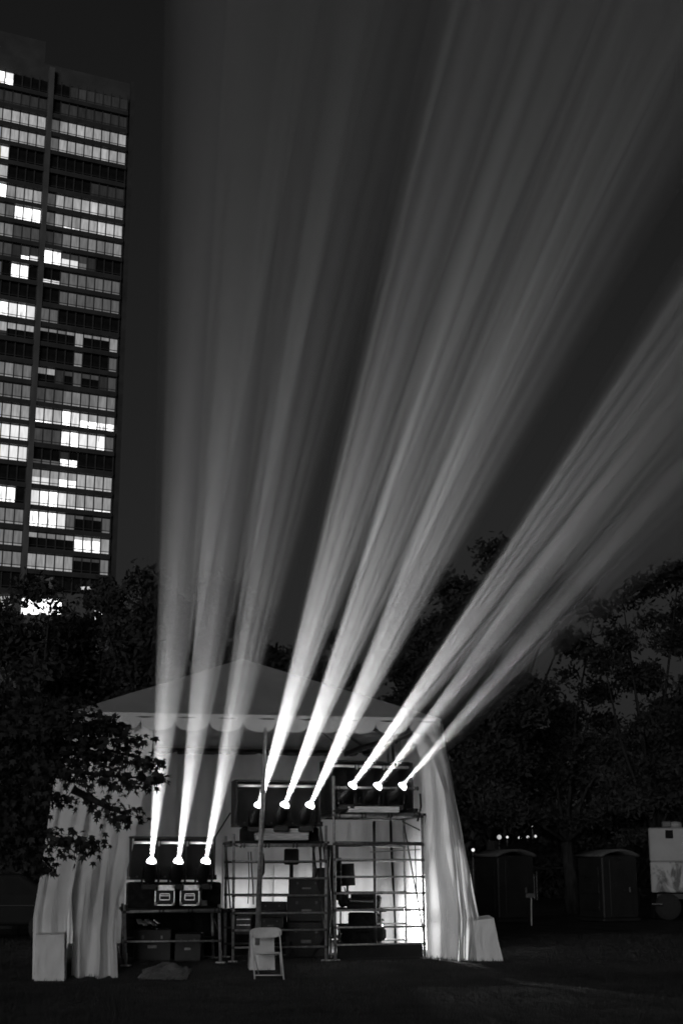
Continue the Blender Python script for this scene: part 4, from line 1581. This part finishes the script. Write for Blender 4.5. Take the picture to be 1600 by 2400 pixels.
for bi, br in enumerate(branches):
    P_ = [at(x, y, NEAR + .35 * math.sin(bi * 2.1) + .1 * k) for k, (x, y) in enumerate(br)]
    if br[0][0] < -300:
        P_[0] = fork + Vector((0, 0, (P_[0].z - fork.z) * .6))
    mb.tube(P_, [.05 - .045 * k / (len(P_) - 1) for k in range(len(P_))], M['bark'], 6)
    for k in range(len(P_) - 1):
        seg = (P_[k + 1] - P_[k]).length
        dens = 260 if k >= 1 else 90
        for q in range(int(seg * dens)):
            tt = rl.random()
            p = lerp(P_[k], P_[k + 1], tt)
            last = k == len(P_) - 2
            sp = .13 * (1 - .6 * tt if last else 1)
            p = p + Vector((rl.gauss(0, .08), rl.gauss(0, .2), rl.gauss(-.04, sp * .62)))
            leafpos.append(p)
mb.build('trunk', maple, True)
# a palmate leaf
lob = []
tips = [(-100, .55), (-52, .9), (0, 1.15), (52, .9), (100, .55)]
for k, (ang, rad) in enumerate(tips):
    lob.append((math.sin(math.radians(ang)) * rad, math.cos(math.radians(ang)) * rad))
    if k < 4:
        mid_a = (ang + tips[k + 1][0]) / 2
        lob.append((math.sin(math.radians(mid_a)) * .42, math.cos(math.radians(mid_a)) * .42))
leaf2d = [(0, -.25)] + lob
LS = .066


def leaf_verts(p, Rm, s):
    return [p + Rm @ Vector((x * s, y * s, -.12 * s * abs(x))) for x, y in leaf2d]


rl.shuffle(leafpos)
lm = MB(); lm.add(leaf_verts(Vector((0, 0, 0)), Matrix.Identity(3), LS), [(0, i, i + 1) for i in range(1, len(leaf2d) - 1)], M['leafnear'])
proto = None
rest = MB()


def leaf_rot():
    # hanging leaves: tip mostly down, turned at random
    return Matrix.Rotation(rl.uniform(0, 6.283), 3, 'Z') @ Matrix.Rotation(rl.gauss(-2.2, .6), 3, 'X') @ Matrix.Rotation(rl.gauss(0, .5), 3, 'Y')


nleaf = 0
for p in leafpos:
    vis = p.x / p.y > -.24
    Rm_ = leaf_rot()
    sc_ = rl.uniform(.7, 1.35)
    if vis and nleaf < 295:
        if proto is None:
            proto = lm.build('leaf', maple)
            o = proto
        else:
            o = bpy.data.objects.new('leaf', proto.data)
            COL.objects.link(o)
            o.parent = maple
        o.matrix_local = Matrix.Translation(p - maple.location) @ (Rm_ * sc_).to_4x4()
        nleaf += 1
    else:
        rest.add(leaf_verts(p, Rm_, LS * sc_), [(0, i, i + 1) for i in range(1, len(leaf2d) - 1)], M['leafnear'])
o = rest.build('crown', maple)
o['kind'] = 'stuff'

# ------------------------------------------------------------------ far lights between the trees
def street_lamp(px, py, Y, r, label):
    p = at(px, py, Y)
    g0 = ground_z(p.x, Y)
    t = thing('street_lamp', Vector((p.x, Y, g0)), label, 'street lamp', 'lit street lamps beyond the trees')
    b_ = MB(); b_.tube([Vector((p.x, Y, g0)), p - Vector((0, 0, r))], [.09, .05], M['darksteel'], 8); b_.build('pole', t)
    b_ = MB(); b_.lathe([(r * .3, -r), (r * .85, -r * .5), (r, 0), (r * .8, r * .55), (r * .2, r)], M['lampglobe'], Matrix.Translation(p), 14); b_.build('globe', t, True)
    return t


street_lamp(1108, 1992, 62, .07, 'lit street lamp globe close beside the right tent curtain')
street_lamp(1169, 1962, 75, .12, 'brightest lit street lamp above the roof of the nearer portable toilet')
street_lamp(1146, 1962, 82, .07, 'small lit street lamp just left of the brightest one')
street_lamp(1188, 1962, 84, .07, 'small lit street lamp just right of the brightest one')
street_lamp(1217, 1964, 76, .09, 'lit street lamp above the right end of the nearer toilet roof')
street_lamp(1236, 1962, 80, .08, 'lit street lamp in the middle of the row right of the nearer toilet')
street_lamp(1254, 1960, 84, .08, 'last lit street lamp of the row, between the two toilets')
street_lamp(1148, 1942, 88, .06, 'tiny lit lamp above the row of street lamps')
street_lamp(1247, 1938, 90, .06, 'tiny lit lamp above the last lamp of the row')
street_lamp(20, 1958, 60, .06, 'small lit street lamp low behind the left maple twigs')

# low lit block behind the left trees
LBY = 120.0
a, c = at(-120, 1500, LBY), at(330, 1500, LBY)
lb = thing('low_block', Vector(((a.x + c.x) / 2, LBY, 0)), 'low block with a blazing lit storey showing through the left trees', 'building')
zt = zat(100, 1392, LBY)
b = MB(); b.box(Vector(((a.x + c.x) / 2, LBY + 5, zt / 2)), (c.x - a.x, 10, zt), M['spandrel']); b.build('wall', lb)
for (x0, x1, y0, y1, mt) in ((50, 145, 1402, 1440, 'win_W'), (-40, 28, 1398, 1425, 'win_e'), (222, 242, 1430, 1452, 'win_W'), (190, 215, 1375, 1385, 'win_f'), (136, 156, 1645, 1665, 'win_e'), (90, 106, 1565, 1585, 'win_d')):
    p, q = at(x0, y1, LBY - .03), at(x1, y0, LBY - .03)
    b = MB(); b.box((p + q) / 2, (q.x - p.x, .1, q.z - p.z), M[mt]); b.build('window', lb)
